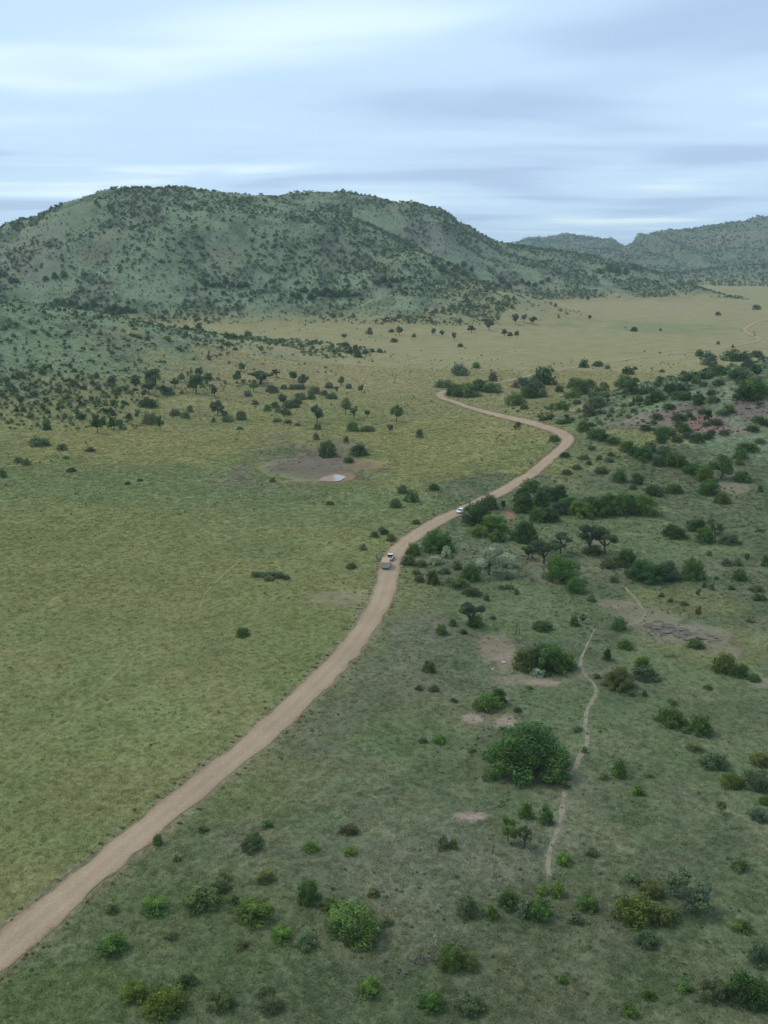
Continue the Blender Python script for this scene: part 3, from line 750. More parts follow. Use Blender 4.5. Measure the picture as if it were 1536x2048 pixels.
# ---------- tile A: the thickets right of the road around the car
A = [
    (420, 242, 70, 74, D, 'dark', 'round dark bush on the right verge just beyond the white car'),
    (477, 242, 22, 46, T, 'dark', 'thin upright sapling between the verge bush and the long thicket'),
    (370, 305, 130, 112, D, 'dark', 'dark bush overhanging the road directly beside the white car'),
    (440, 335, 120, 86, D, 'green', 'brighter green bush behind the one overhanging the road by the white car'),
    (380, 352, 80, 60, D, 'green', 'low green bush below the clump beside the white car'),
    (455, 372, 75, 60, D, 'mid', 'mid green bush at the lower edge of the clump beside the white car'),
    (562, 378, 120, 104, D, 'dark', 'dark rounded bush standing between the car clump and the bare gully'),
    (215, 418, 145, 106, D, 'mid', 'large mid green bush on the right verge opposite the safari truck'),
    (118, 428, 62, 64, D, 'mid', 'smaller bush nestled against the large verge bush, nearest the safari truck'),
    (100, 466, 60, 52, D, 'grey', 'grey green bush on the right verge level with the rear of the truck'),
    (205, 462, 64, 46, D, 'silver', 'silvery shrub at the foot of the large verge bush'),
    (250, 434, 54, 52, D, 'silver', 'silvery shrub touching the right side of the large verge bush'),
    (292, 482, 46, 42, D, 'grey', 'pale grey shrub below the two silvery ones by the verge bush'),
    (422, 498, 150, 134, T, 'silver', 'silvery grey acacia with a bare dark trunk right of the silvery shrubs'),
    (490, 474, 78, 68, D, 'silver', 'silvery round shrub leaning against the right of the silvery acacia'),
    (388, 474, 56, 44, D, 'silver', 'low silvery shrub at the left foot of the silvery acacia'),
    (345, 530, 82, 88, D, 'mid', 'fresh green bush in front of the silvery acacia'),
    (195, 542, 56, 70, D, 'dark', 'dark upright bush a little right of the road below the silvery shrubs'),
    (640, 454, 122, 112, U, 'blue', 'blue grey tree above the rim of the bare gully'),
    (705, 415, 104, 92, U, 'blue', 'spreading grey acacia between the gully rim tree and the layered acacia'),
    (575, 436, 66, 66, T, 'green', 'small green tree at the left rim of the bare gully'),
    (820, 415, 110, 140, U, 'blue', 'tall layered acacia with flat tiers below the long thicket'),
    (885, 412, 110, 110, U, 'grey', 'broad acacia joined to the right of the layered acacia'),
    (835, 425, 90, 50, D, 'grey', 'low grey bush at the foot of the layered acacia'),
    (712, 542, 142, 132, D, 'green', 'large bright green bush standing alone below the bare gully'),
    (766, 578, 86, 76, D, 'mid', 'smaller round bush at the lower right of the lone bright green bush'),
    (965, 474, 104, 88, D, 'mid', 'upper left bush of the dark row at mid right'),
    (1050, 538, 170, 104, D, 'dark', 'longest bush of the dark row at mid right'),
    (1130, 530, 104, 92, D, 'blue', 'blue green bush in the middle of the dark row at mid right'),
    (1235, 528, 98, 104, D, 'mid', 'round bush closing the right end of the dark row at mid right'),
    (1160, 358, 112, 62, D, 'dark', 'flat dark bush at the left end of the clump near the right edge'),
    (1250, 330, 92, 62, D, 'dark', 'dark bush at the top of the clump near the right edge'),
    (1285, 377, 84, 84, D, 'mid', 'mid green bush in the middle of the clump near the right edge'),
    (1322, 336, 78, 66, U, 'blue', 'grey acacia rising behind the clump near the right edge'),
    (1382, 382, 84, 52, D, 'grey', 'grey bush at the right end of the clump near the right edge'),
    (940, 132, 62, 66, D, 'mid', 'left one of two bushes standing above the long thicket'),
    (1012, 140, 56, 56, D, 'dark', 'right one of two bushes standing above the long thicket'),
    (1080, 190, 76, 58, D, 'dark', 'dark bush just above the right end of the long thicket'),
    (1160, 177, 82, 52, D, 'mid', 'wide bush to the right above the end of the long thicket'),
    (995, 160, 34, 24, D, 'dark', 'tiny dark shrub below the two bushes above the long thicket'),
    (345, 700, 112, 128, U, 'blue', 'tall grey green acacia in the grass right of the road'),
    (365, 712, 74, 60, D, 'mid', 'green bush at the foot of the tall grey green acacia'),
    (275, 706, 38, 36, D, 'dark', 'small dark shrub left of the tall grey green acacia'),
    (230, 742, 52, 52, D, 'mid', 'round shrub lower left of the tall grey green acacia'),
    (632, 730, 84, 48, D, 'dark', 'dark spreading bush right of the bare conical dead tree'),
    (760, 707, 44, 54, D, 'grey', 'pale upright bush above the broad bush by the path'),
    (795, 692, 32, 40, T, 'olive', 'thin olive sapling beside the pale upright bush'),
    (940, 727, 62, 66, D, 'mid', 'round bush at the left end of the flat rock slab'),
    (45, 234, 56, 46, D, 'dark', 'dark bush at the left of the three bushes left of the road above the car'),
    (110, 212, 62, 58, D, 'mid', 'green bush in the middle of the three left of the road above the car'),
    (75, 177, 46, 42, D, 'grey', 'grey bush at the top of the three left of the road above the car'),
    (200, 165, 48, 38, D, 'dark', 'dark bush alone between the three bushes and the road bend'),
    (128, 299, 36, 26, D, 'mid', 'small green bush left of the road between truck and car'),
    (28, 367, 42, 36, D, 'yel', 'yellow green bush on the left verge just beyond the truck'),
    (0, 340, 40, 30, D, 'blue', 'low blue green bush left of the road above the yellow green one'),
    (895, 478, 62, 50, D, 'grey', 'pale grey bush between the layered acacia and the dark row'),
    (920, 533, 42, 36, D, 'grey', 'small pale bush below the left end of the dark row'),
    (1420, 527, 62, 56, D, 'mid', 'green bush right of the dark row at mid right'),
    (1450, 458, 24, 62, T, 'blue', 'thin tall sapling above the green bush right of the dark row'),
    (1255, 592, 24, 44, T, 'grey', 'thin sapling in the grass below the right end of the dark row'),
    (1255, 673, 28, 54, T, 'olive', 'thin sapling above the middle of the flat rock slab'),
    (1525, 468, 36, 54, D, 'dark', 'dark bush cut by the right edge level with the dark row'),
    (830, 610, 40, 34, D, 'grey', 'grey shrub above the bare soil strip near the path'),
]
A += many([(585, 172, 92, 66, D, 'mid'), (555, 215, 80, 70, D, 'dark'), (560, 255, 100, 90, D, 'mid'), (625, 235, 90, 80, D, 'dark'), (620, 292, 90, 70, D, 'mid'), (690, 212, 110, 82, D, 'dark'), (660, 292, 92, 74, D, 'dark'), (740, 245, 92, 66, D, 'mid'), (790, 275, 120, 84, D, 'green'), (870, 272, 110, 96, D, 'mid'), (820, 240, 80, 60, D, 'dark'), (950, 267, 112, 106, D, 'mid'), (910, 235, 80, 66, D, 'dark'), (1040, 270, 116, 104, D, 'green'), (995, 235, 90, 66, D, 'mid'), (700, 262, 80, 60, D, 'blue'), (640, 190, 70, 50, D, 'blue')],
          'bush of the long thicket beyond the white car', 'bushes of the long thicket')
A += many([(1370, 467, 44, 42, D, 'grey'), (1415, 467, 34, 36, D, 'moss'), (1280, 552, 20, 28, D, 'dark'), (1310, 562, 24, 32, D, 'grey'), (1390, 562, 38, 22, D, 'dark'), (1490, 572, 60, 28, D, 'moss'), (1500, 607, 60, 22, D, 'moss'), (1465, 692, 36, 18, D, 'moss'), (1300, 425, 26, 24, D, 'grey'), (1110, 590, 30, 22, D, 'grey'), (1145, 612, 30, 22, D, 'grey'), (1200, 625, 40, 18, D, 'moss'), (1330, 520, 24, 18, D, 'moss'), (1505, 330, 36, 20, D, 'grey'), (1420, 60, 40, 26, D, 'moss')],
          'small shrub in grass above the flat rock slab', 'small shrubs near the right edge')
A += many([(150, 470, 50, 36, D, 'grey'), (140, 530, 52, 36, D, 'grey'), (300, 560, 90, 40, D, 'moss'), (350, 590, 80, 44, D, 'straw'), (270, 540, 60, 34, D, 'grey'), (240, 500, 50, 36, D, 'grey'), (240, 380, 40, 30, D, 'grey'), (320, 520, 40, 40, D, 'moss'), (500, 520, 40, 26, D, 'grey'), (500, 560, 44, 24, D, 'grey'), (530, 580, 24, 28, D, 'grey'), (410, 605, 26, 34, D, 'moss'), (470, 560, 34, 24, D, 'moss'), (130, 500, 40, 24, D, 'moss'), (60, 500, 24, 18, D, 'straw'), (320, 740, 30, 24, D, 'dark'), (435, 680, 30, 22, D, 'moss')],
          'low shrub between road and silvery acacia', 'low shrubs right of the road')
px_veg(A, 768, 900, 2.0)

# ---------- tile B: lower right grassland with the big bush
B = [
    (530, 786, 352, 276, D, 'mid', 'largest bush in view, broad and dark green, beside the footpath'),
    (610, 318, 200, 150, D, 'mid', 'main part of the broad bush beside the upper footpath'),
    (535, 305, 120, 120, D, 'olive', 'left half of the broad bush beside the upper footpath'),
    (690, 300, 100, 96, D, 'mid', 'right lobe bush of the broad clump beside the upper footpath'),
    (575, 325, 66, 46, D, 'silver', 'pale low plant at the front foot of the broad bush by the upper footpath'),
    (370, 474, 134, 74, D, 'green', 'low yellow green bush above the two pale bare patches'),
    (415, 440, 68, 78, D, 'dark', 'dark upright bush behind the low bush above the bare patches'),
    (910, 384, 142, 108, D, 'olive', 'round olive bush right of the path fork'),
    (1012, 312, 80, 92, D, 'green', 'upright green bush behind the round olive bush'),
    (1025, 345, 110, 60, D, 'blue', 'low blue green bush at the foot of the upright green bush'),
    (865, 257, 38, 62, D, 'dark', 'small upright dark bush above the round olive bush'),
    (940, 212, 68, 54, D, 'mid', 'low bush below the left end of the flat rock slab'),
    (120, 307, 58, 58, D, 'mid', 'round bush alone in the grass halfway between road and broad bush'),
    (140, 388, 52, 40, D, 'grey', 'pale shrub below the round bush that stands alone right of the road'),
    (80, 380, 40, 26, D, 'brown', 'dry brownish shrub left of the pale shrub right of the road'),
    (1130, 538, 142, 88, D, 'mid', 'left one of two bushes in the grass right of the largest bush'),
    (1255, 574, 112, 108, D, 'mid', 'right one of two bushes in the grass right of the largest bush'),
    (1310, 718, 112, 92, D, 'grey', 'grey green bush above the yellowish bush near the right edge'),
    (1385, 797, 88, 82, D, 'yel', 'yellowish bush near the right edge level with the largest bush'),
    (1492, 808, 124, 112, D, 'blue', 'blue grey bush at the right edge beside the yellowish one'),
    (1505, 700, 90, 72, D, 'olive', 'olive bush at the right edge above the blue grey one'),
    (1352, 312, 96, 100, D, 'yel', 'bright bush at the end of the rock slab near the right edge'),
    (1412, 330, 84, 74, D, 'mid', 'darker bush stepping down right of the bright bush by the rock slab'),
    (1475, 345, 60, 40, D, 'mid', 'small bush at the lower end of the row by the rock slab'),
    (1235, 208, 74, 52, D, 'mid', 'low bush growing at the right end of the flat rock slab'),
    (915, 748, 64, 92, D, 'green', 'upright fresh green bush right of the footpath beside the largest bush'),
    (995, 822, 58, 52, D, 'green', 'low green shrub right of the footpath below the upright one'),
    (525, 918, 62, 78, D, 'green', 'green bush at the top of the cluster below the largest bush'),
    (610, 943, 68, 92, D, 'mid', 'dark green bush beside the path in the cluster below the largest bush'),
    (452, 1005, 84, 108, T, 'green', 'small tree with dark stem left in the cluster below the largest bush'),
    (520, 1035, 74, 116, T, 'grey', 'thin leafed small tree with bare stem lowest in the cluster below the largest bush'),
    (180, 1044, 52, 66, D, 'grey', 'dark grey bush with bare twigs in the pale grass'),
    (222, 1044, 42, 54, D, 'lime', 'yellow green bush leaning on the dark grey bush with bare twigs'),
    (165, 603, 64, 32, D, 'green', 'low green shrub left of the largest bush'),
    (1340, 892, 52, 66, T, 'grey', 'slim grey sapling in the right hand grass below the two bushes'),
    (1500, 932, 84, 62, D, 'blue', 'blue grey bush at the right edge below the slim sapling'),
    (1520, 862, 54, 52, D, 'green', 'green shrub at the right edge above the blue grey bush and sapling'),
]
B += many([(490, 472, 38, 28, D, 'dark'), (225, 430, 36, 20, D, 'moss'), (95, 600, 44, 24, D, 'grey'), (1040, 745, 34, 22, D, 'moss'), (850, 755, 50, 22, D, 'grey'), (770, 640, 30, 30, D, 'grey'), (1020, 405, 30, 34, D, 'blue'), (1285, 378, 44, 26, D, 'blue'), (740, 555, 46, 22, D, 'grey'), (435, 555, 46, 28, D, 'grey'), (300, 640, 36, 20, D, 'grey'), (820, 330, 36, 26, D, 'grey'), (965, 405, 36, 26, D, 'blue'), (260, 140, 30, 24, D, 'moss'), (540, 375, 30, 16, D, 'grey'), (1135, 440, 50, 20, D, 'grey'), (1230, 640, 70, 44, D, 'straw'), (1190, 560, 40, 30, D, 'moss'), (640, 770, 60, 40, D, 'moss'), (690, 790, 50, 34, D, 'moss')],
          'knee high shrub around the largest bush', 'knee high shrubs by the footpath')
px_veg(B, 800, 1200, 2.087)

# ---------- tile C: bottom right
C = [
    (985, 540, 190, 150, D, 'yel', 'big yellow green bush near the bottom right corner'),
    (1085, 530, 110, 100, D, 'olive', 'olive right shoulder of the big yellow green bush'),
    (1135, 512, 80, 62, D, 'mid', 'low mid green bush at the right of the big yellow green bush'),
    (1050, 418, 94, 84, D, 'olive', 'olive bush rising behind the big yellow green bush'),
    (1160, 385, 124, 110, T, 'grey', 'grey leafed small tree behind the big yellow green bush'),
    (1212, 465, 190, 120, U, 'blue', 'airy grey acacia spreading right of the big yellow green bush'),
    (975, 362, 84, 52, D, 'grey', 'low grey bush above left of the big yellow green bush'),
    (685, 278, 68, 58, D, 'green', 'round green shrub at the lower end of the footpath'),
    (592, 402, 54, 44, D, 'green', 'left one of two shrubs below the lower end of the footpath'),
    (655, 412, 72, 72, D, 'green', 'right one of two shrubs below the lower end of the footpath'),
    (455, 465, 92, 94, D, 'mid', 'left bush of the loose clump below the footpath'),
    (580, 513, 114, 112, D, 'mid', 'widest bush of the loose clump below the footpath'),
    (515, 490, 90, 80, D, 'grey', 'grey bush in the middle of the loose clump below the footpath'),
    (780, 472, 98, 82, D, 'green', 'round bush between the loose clump and the big yellow green bush'),
    (735, 528, 76, 62, D, 'grey', 'pale thin shrub left below the round bush near the bottom'),
    (280, 495, 104, 110, D, 'grey', 'faint grey green bush left of the loose clump below the footpath'),
    (380, 503, 74, 62, D, 'mid', 'shrub between the faint grey bush and the loose clump'),
    (1415, 303, 74, 62, D, 'grey', 'grey shrub near the right edge above the bottom corner'),
    (800, 242, 64, 42, D, 'grey', 'faint grey shrub right of the end of the footpath'),
    (205, 722, 110, 120, D, 'lime', 'pale green bush growing among the fallen dead branches'),
    (285, 715, 90, 80, D, 'olive', 'olive bush right of the pale one among the fallen dead branches'),
    (130, 895, 124, 98, D, 'mid', 'green bush at the bottom edge below the fallen dead branches'),
    (1310, 855, 124, 108, D, 'grey', 'light grey green bush in the bottom right corner'),
    (1420, 872, 140, 170, D, 'dark', 'dark bush beside the light one in the bottom right corner'),
    (1500, 890, 120, 150, D, 'dark', 'darkest bush cut by the edge in the bottom right corner'),
    (1505, 705, 110, 120, D, 'blue', 'blue green bush cut by the right edge above the bottom right corner'),
    (1190, 812, 64, 52, D, 'mid', 'small green bush left of the light bush in the bottom right corner'),
    (1040, 842, 64, 44, D, 'mid', 'low shrub near the bottom edge below the big yellow green bush'),
    (960, 912, 74, 66, D, 'mid', 'green shrub cut by the bottom edge below the big yellow green bush'),
    (680, 772, 54, 34, D, 'mid', 'low flat shrub in the grass near the bottom centre right'),
    (1030, 622, 104, 60, D, 'blue', 'low bluish bush just below the big yellow green bush'),
    (1430, 562, 84, 62, D, 'mid', 'low bush at right between the airy acacia and the corner'),
    (290, 905, 130, 70, D, 'grey', 'dull grey bush at the bottom edge right of centre'),
]
px_veg(C, 800, 1600, 2.087)

# ---------- tile D: bottom left
Dn = [
    (1065, 618, 250, 172, D, 'lime', 'large pale leafed bush near the bottom centre'),
    (645, 533, 166, 118, D, 'green', 'rounded green bush left of the pale leafed bush near the bottom'),
    (870, 443, 102, 114, D, 'mid', 'dark cone shaped bush above the pale leafed bush'),
    (695, 353, 84, 62, D, 'olive', 'brownish olive shrub left above the cone shaped bush'),
    (420, 474, 160, 96, D, 'moss', 'loose bush left of the rounded green bush near the bottom'),
    (230, 493, 124, 82, D, 'green', 'loose low bush close to the road at bottom left'),
    (758, 603, 98, 74, D, 'green', 'small green bush between the rounded bush and the pale leafed bush'),
    (860, 633, 104, 72, D, 'grey', 'pale grey shrub at the left foot of the pale leafed bush'),
    (960, 474, 84, 56, D, 'yel', 'yellowish shrub behind the left of the pale leafed bush'),
    (50, 663, 134, 92, D, 'mid', 'dark low bush below the road at bottom left'),
    (240, 192, 46, 54, D, 'mid', 'small bush growing right at the road edge, lower left'),
    (635, 222, 116, 60, D, 'moss', 'wide low bush in the greener grass below the middle of the road'),
    (880, 222, 74, 44, D, 'green', 'low green shrub right of the wide low bush below the road'),
    (1045, 237, 56, 40, D, 'green', 'small green shrub at the left border of the pale grass'),
    (1040, 152, 76, 34, D, 'brown', 'dry brown shrub above the small shrub bordering the pale grass'),
    (700, 122, 54, 40, D, 'mid', 'small green shrub below the road above the wide low bush'),
    (1125, 832, 112, 72, D, 'mid', 'low green bush in the bottom grass below the pale leafed bush'),
    (500, 395, 90, 50, D, 'grey', 'low grey shrub behind the loose bush near the bottom left'),
    (715, 900, 110, 50, D, 'grey', 'dull grey bush near the bottom edge left of centre'),
    (505, 890, 120, 70, D, 'moss', 'dark green tangle near the bottom edge left of centre'),
    (270, 930, 190, 66, D, 'yel', 'patch plant with yellow flowers at the bottom left edge'),
    (140, 850, 120, 62, D, 'yel', 'yellow flowered shrub above the yellow patch at bottom left'),
    (1195, 530, 60, 44, D, 'grey', 'grey shrub at the right foot of the pale leafed bush'),
]
Dn += many([(560, 440, 60, 40, D, 'moss'), (300, 590, 60, 34, D, 'straw'), (50, 480, 60, 44, D, 'moss'), (520, 345, 60, 34, D, 'moss'), (320, 260, 40, 30, D, 'straw'), (430, 140, 50, 26, D, 'straw'), (70, 610, 70, 46, D, 'straw'), (590, 630, 60, 34, D, 'straw'), (690, 830, 70, 30, D, 'moss'), (360, 790, 90, 40, D, 'moss'), (1140, 410, 60, 34, D, 'straw')],
           'low shrub between road and bottom edge', 'low shrubs in the bottom left grass')
px_veg(Dn, 200, 1600, 2.087)

# ---------- left field
Lf = [
    (970, 752, 62, 48, D, 'mid', 'lone round bush in the middle of the left field'),
    (1405, 477, 48, 32, D, 'mid', 'small bush in the field left of the truck'),
    (1450, 402, 34, 30, D, 'grey', 'pale shrub in the field just above the small bush left of the truck'),
    (1500, 352, 36, 34, D, 'blue', 'left one of two shrubs at the road edge above the truck'),
    (1528, 332, 34, 30, D, 'grey', 'right one of two shrubs at the road edge above the truck'),
    (12, 112, 34, 44, D, 'mid', 'dark bush cut by the left edge of the picture beyond the field'),
    (285, 90, 42, 22, D, 'dark', 'flat dark shrub in the pale green strip beyond the left field'),
    (75, 54, 38, 30, D, 'grey', 'left one of two grey bushes beyond the field near the left edge'),
    (105, 64, 38, 34, D, 'grey', 'right one of two grey bushes beyond the field near the left edge'),
    (510, 140, 30, 15, D, 'dark', 'left one of two tiny dark shrubs in the pale green strip'),
    (560, 126, 26, 14, D, 'dark', 'right one of two tiny dark shrubs in the pale green strip'),
    (1090, 130, 28, 22, D, 'olive', 'small olive shrub at the front rim of the mud pan'),
    (1320, 222, 38, 16, D, 'mid', 'low shrub in the grass in front of the muddy pool'),
]
Lf += many([(1025, 510, 46, 22, D, 'grey'), (1060, 514, 50, 24, D, 'grey'), (1085, 510, 46, 26, D, 'grey'), (1115, 516, 50, 24, D, 'grey'), (1145, 520, 40, 20, D, 'grey'), (1075, 526, 44, 18, D, 'grey')], 'low plant of the flat patch in the left field', 'plants of the flat grey patch')
px_veg(Lf, 0, 900, 2.0)

# ---------- mid left: pond trees and the scattered trees before the left spur
M = [
    (1308, 552, 74, 74, D, 'dark', 'roundest dark bush on the mud pan behind the muddy pool'),
    (1437, 547, 80, 60, D, 'dark', 'wide dark bush on the mud pan right of the round one'),
    (1395, 574, 44, 32, D, 'dark', 'small dark bush on the mud pan nearest the muddy pool'),
    (1410, 448, 54, 52, D, 'mid', 'round bush directly beyond the mud pan'),
    (1415, 396, 56, 60, U, 'grey', 'flat topped tree with a forked trunk beyond the mud pan'),
    (1470, 391, 28, 40, T, 'dark', 'small tree right of the flat topped tree beyond the mud pan'),
    (1268, 413, 58, 82, T, 'grey', 'tall grey tree with thin trunk left of the flat topped tree'),
    (1383, 377, 48, 76, T, 'grey', 'tall pale tree right behind the flat topped tree'),
    (1445, 292, 28, 38, T, 'grey', 'small grey tree far beyond the flat topped tree'),
    (1365, 264, 30, 46, T, 'grey', 'slim tree standing beyond the dense grey patch'),
    (640, 441, 38, 66, T, 'mid', 'slim tree at the front edge of the scrub, right of its low companion bush'),
    (600, 420, 76, 58, D, 'grey', 'low bush beside the slim tree at the front edge of the scrub'),
    (870, 380, 64, 68, T, 'blue', 'wide crowned tree in the tan grass right of the scrub'),
    (860, 307, 46, 46, T, 'brown', 'half bare twisted tree in the tan grass'),
    (965, 402, 54, 46, D, 'grey', 'grey bush right of the wide crowned tree in the tan grass'),
    (595, 352, 82, 48, D, 'dark', 'dark round bush inside the right part of the scrub'),
    (785, 292, 80, 78, T, 'mid', 'large round tree at the head of the tan grass'),
    (950, 252, 38, 58, T, 'mid', 'narrow tree at the top of the tan grass'),
    (965, 207, 40, 42, T, 'grey', 'small tree farther behind the narrow tree at the top of the tan grass'),
    (1105, 231, 40, 40, U, 'dark', 'umbrella shaped tree above the dense grey patch'),
    (1175, 245, 42, 44, T, 'mid', 'leaning tree right of the umbrella shaped tree'),
    (1015, 287, 44, 56, T, 'mid', 'tree at the left border of the dense grey patch'),
    (1040, 257, 114, 62, U, 'blue', 'spreading tree crown behind the dense grey patch'),
    (800, 227, 44, 44, T, 'grey', 'grey tree behind the large round tree'),
    (835, 238, 40, 32, D, 'mid', 'bush right behind the large round tree'),
    (620, 262, 84, 78, T, 'grey', 'tall grey tree at the right corner of the scrub'),
    (595, 297, 64, 66, T, 'grey', 'grey tree in front of the tall one at the right corner of the scrub'),
    (447, 441, 34, 62, T, 'mid', 'thin tree with leaning trunk at the front edge of the scrub'),
    (390, 453, 54, 86, T, 'dark', 'tallest dark tree at the front edge of the scrub'),
    (160, 509, 84, 38, D, 'grey', 'wide grey bush in the grass before the scrub'),
    (250, 523, 44, 32, D, 'grey', 'grey bush right of the wide one before the scrub'),
    (360, 529, 44, 22, D, 'brown', 'dry low shrub in the grass before the scrub'),
    (265, 558, 30, 18, D, 'mid', 'tiny shrub below the grey bushes before the scrub'),
    (1070, 367, 34, 36, D, 'mid', 'dark small bush left of the dense grey patch'),
]
rgM = np.random.default_rng(8)
M += many([(x, y, w, w * (0.7 if k < 3 else 1.15), (D, D, D, T)[k], t) for x, y, w, k, t in zip(rgM.uniform(1085, 1350, 30), rgM.uniform(262, 388, 30), rgM.uniform(22, 56, 30), rgM.integers(0, 4, 30), rgM.choice(['grey', 'blue', 'grey', 'mid'], 30))], 'bush of the dense patch beside the tan grass', 'bushes of the dense grey patch')
M += many([(1270, 440, 34, 32, D, 'grey'), (1265, 480, 28, 32, D, 'grey'), (1385, 492, 28, 32, D, 'mid'), (1110, 410, 40, 18, D, 'grey'), (1150, 415, 40, 20, D, 'grey'), (1190, 425, 30, 14, D, 'grey'), (910, 410, 50, 34, D, 'grey'), (740, 395, 40, 34, D, 'grey'), (700, 385, 50, 34, D, 'grey'), (760, 370, 30, 34, D, 'grey'), (680, 300, 50, 40, D, 'grey'), (990, 305, 40, 24, D, 'grey'), (1020, 340, 30, 24, D, 'grey'), (960, 440, 30, 12, D, 'mid'), (540, 255, 40, 40, D, 'mid'), (660, 300, 44, 44, T, 'grey'), (700, 270, 50, 44, T, 'grey'), (900, 385, 30, 26, D, 'grey'), (855, 410, 24, 24, D, 'grey'), (455, 260, 50, 44, T, 'grey'), (725, 250, 36, 44, T, 'grey'), (1395, 275, 30, 24, D, 'grey'), (1470, 450, 60, 24, D, 'grey'), (1100, 355, 40, 34, D, 'mid')],
          'small bush scattered on the tan grass', 'scattered bushes on the tan grass')
px_veg(M, 0, 640, 2.0)

# ---------- mid right: bend of the road, river row, rocky spur
N = [
    (50, 406, 52, 76, T, 'mid', 'lone savanna tree with a clear trunk in the meadow left of the road bend'),
    (25, 456, 32, 52, T, 'brown', 'half bare thin tree just below the lone savanna tree'),
    (143, 472, 34, 44, D, 'grey', 'ragged shrub in the meadow right of the lone savanna tree'),
    (680, 487, 48, 32, D, 'mid', 'shrub tucked inside the sharp bend of the road'),
    (725, 550, 46, 26, D, 'dark', 'dark shrub on the outer verge just below the sharp road bend'),
    (300, 224, 78, 54, D, 'blue', 'round dark bush beyond the hairpin where the road vanishes'),
    (370, 194, 42, 28, D, 'mid', 'smaller bush right of the round dark one beyond the hairpin'),
    (240, 274, 84, 34, D, 'grey', 'low wide bush just behind the hairpin of the road'),
    (435, 247, 44, 46, D, 'brown', 'reddish brown topped bush beside the far road'),
    (800, 192, 46, 38, D, 'dark', 'left one of two bushes below the far straight road'),
    (855, 187, 54, 24, D, 'dark', 'right one of two bushes below the far straight road'),
    (962, 217, 26, 32, T, 'dark', 'small dark tree with a round head below the far straight road'),
    (962, 272, 76, 62, D, 'mid', 'bush below the small round headed tree'),
    (992, 302, 66, 64, D, 'blue', 'blue green bush right below the bush under the round headed tree'),
    (1140, 292, 54, 48, D, 'dark', 'dark bush at the upper left of the rocky spur'),
    (1085, 327, 78, 58, D, 'dark', 'wide dark bush left of the rocky spur'),
    (1185, 322, 64, 44, D, 'mid', 'mid green bush on top of the rocky spur'),
    (850, 352, 92, 56, D, 'grey', 'grey rounded bush above the river row'),
    (822, 388, 54, 48, D, 'brown', 'brown lower flank bush of the grey rounded one above the river row'),
    (710, 362, 54, 34, D, 'mid', 'bush alone in the grass right of the road before the bend'),
    (1350, 633, 114, 98, T, 'mid', 'largest tree of the river row, broad with a dark trunk'),
    (1105, 494, 44, 46, D, 'dark', 'dark bush on the lower slope of the rocky spur'),
    (1250, 492, 58, 46, D, 'dark', 'dark bush among rocks on the rocky spur'),
    (1455, 528, 84, 42, D, 'dark', 'long dark bush on the slope at the right edge'),
    (1298, 412, 40, 62, T, 'dark', 'upright dark tree among the red rocks of the spur'),
    (1200, 452, 54, 44, D, 'mid', 'green bush below the dark red rocks of the spur'),
    (1480, 310, 120, 92, D, 'green', 'large bright topped bush on the crest at the right edge'),
    (1440, 320, 70, 60, D, 'dark', 'dark bush left beside the bright topped one on the crest'),
    (1300, 182, 84, 64, D, 'blue', 'biggest dark bush of the belt before the far road'),
    (1262, 147, 34, 32, D, 'dark', 'small round bush at the left tip of the belt before the far road'),
    (1390, 167, 84, 54, D, 'dark', 'second big bush of the belt before the far road'),
    (1490, 152, 64, 34, D, 'dark', 'bush of the belt nearest the right edge'),
    (1415, 237, 84, 50, D, 'blue', 'wide blue green bush below the belt before the far road'),
    (1345, 222, 56, 44, D, 'mid', 'bush left of the wide blue green one below the belt'),
    (1490, 232, 44, 54, T, 'blue', 'tree right of the wide blue green bush below the belt'),
    (30, 50, 30, 16, D, 'dark', 'small dark shrub in the far meadow left of the tree group'),
]
N += many([(320, 312, 130, 64, D, 'mid'), (275, 305, 70, 50, D, 'dark'), (430, 294, 92, 50, D, 'mid'), (380, 285, 90, 54, D, 'dark'), (640, 262, 112, 84, D, 'dark'), (600, 312, 112, 76, D, 'blue'), (560, 275, 90, 50, D, 'blue'), (525, 347, 84, 64, D, 'mid'), (580, 316, 80, 50, D, 'dark'), (810, 302, 112, 72, D, 'mid'), (765, 275, 70, 48, D, 'mid'), (755, 320, 80, 40, D, 'mid'), (700, 290, 40, 34, D, 'dark'), (880, 285, 40, 44, D, 'grey')],
          'bush of the thicket hiding the road past the hairpin', 'bushes of the hairpin thicket')
N += many([(795, 447, 58, 52, D, 'mid'), (850, 477, 84, 52, D, 'mid'), (880, 487, 60, 44, D, 'dark'), (915, 499, 64, 40, D, 'mid'), (975, 527, 74, 54, D, 'mid'), (1005, 545, 60, 46, D, 'dark'), (1040, 562, 84, 60, D, 'mid'), (1095, 587, 48, 48, D, 'dark'), (1150, 583, 72, 60, D, 'mid'), (1130, 570, 60, 56, D, 'dark'), (1180, 592, 70, 60, D, 'mid'), (1235, 617, 84, 54, D, 'mid'), (1280, 648, 76, 72, D, 'green'), (1300, 705, 80, 76, D, 'mid'), (1350, 738, 64, 60, D, 'green'), (1290, 690, 60, 44, D, 'mid'), (1120, 540, 60, 44, D, 'blue'), (1060, 530, 60, 50, D, 'blue')],
          'bush of the river row below the road bend', 'bushes of the river row')
rgN = np.random.default_rng(3)
N += many([(x, y, w, w * 0.6, D, t) for x, y, w, t in zip(rgN.uniform(520, 1010, 36), rgN.uniform(330, 430, 36), rgN.uniform(18, 42, 36), rgN.choice(['grey', 'blue', 'mid', 'grey'], 36))],
          'shrub between road bend and rocky spur', 'shrubs below the rocky spur')
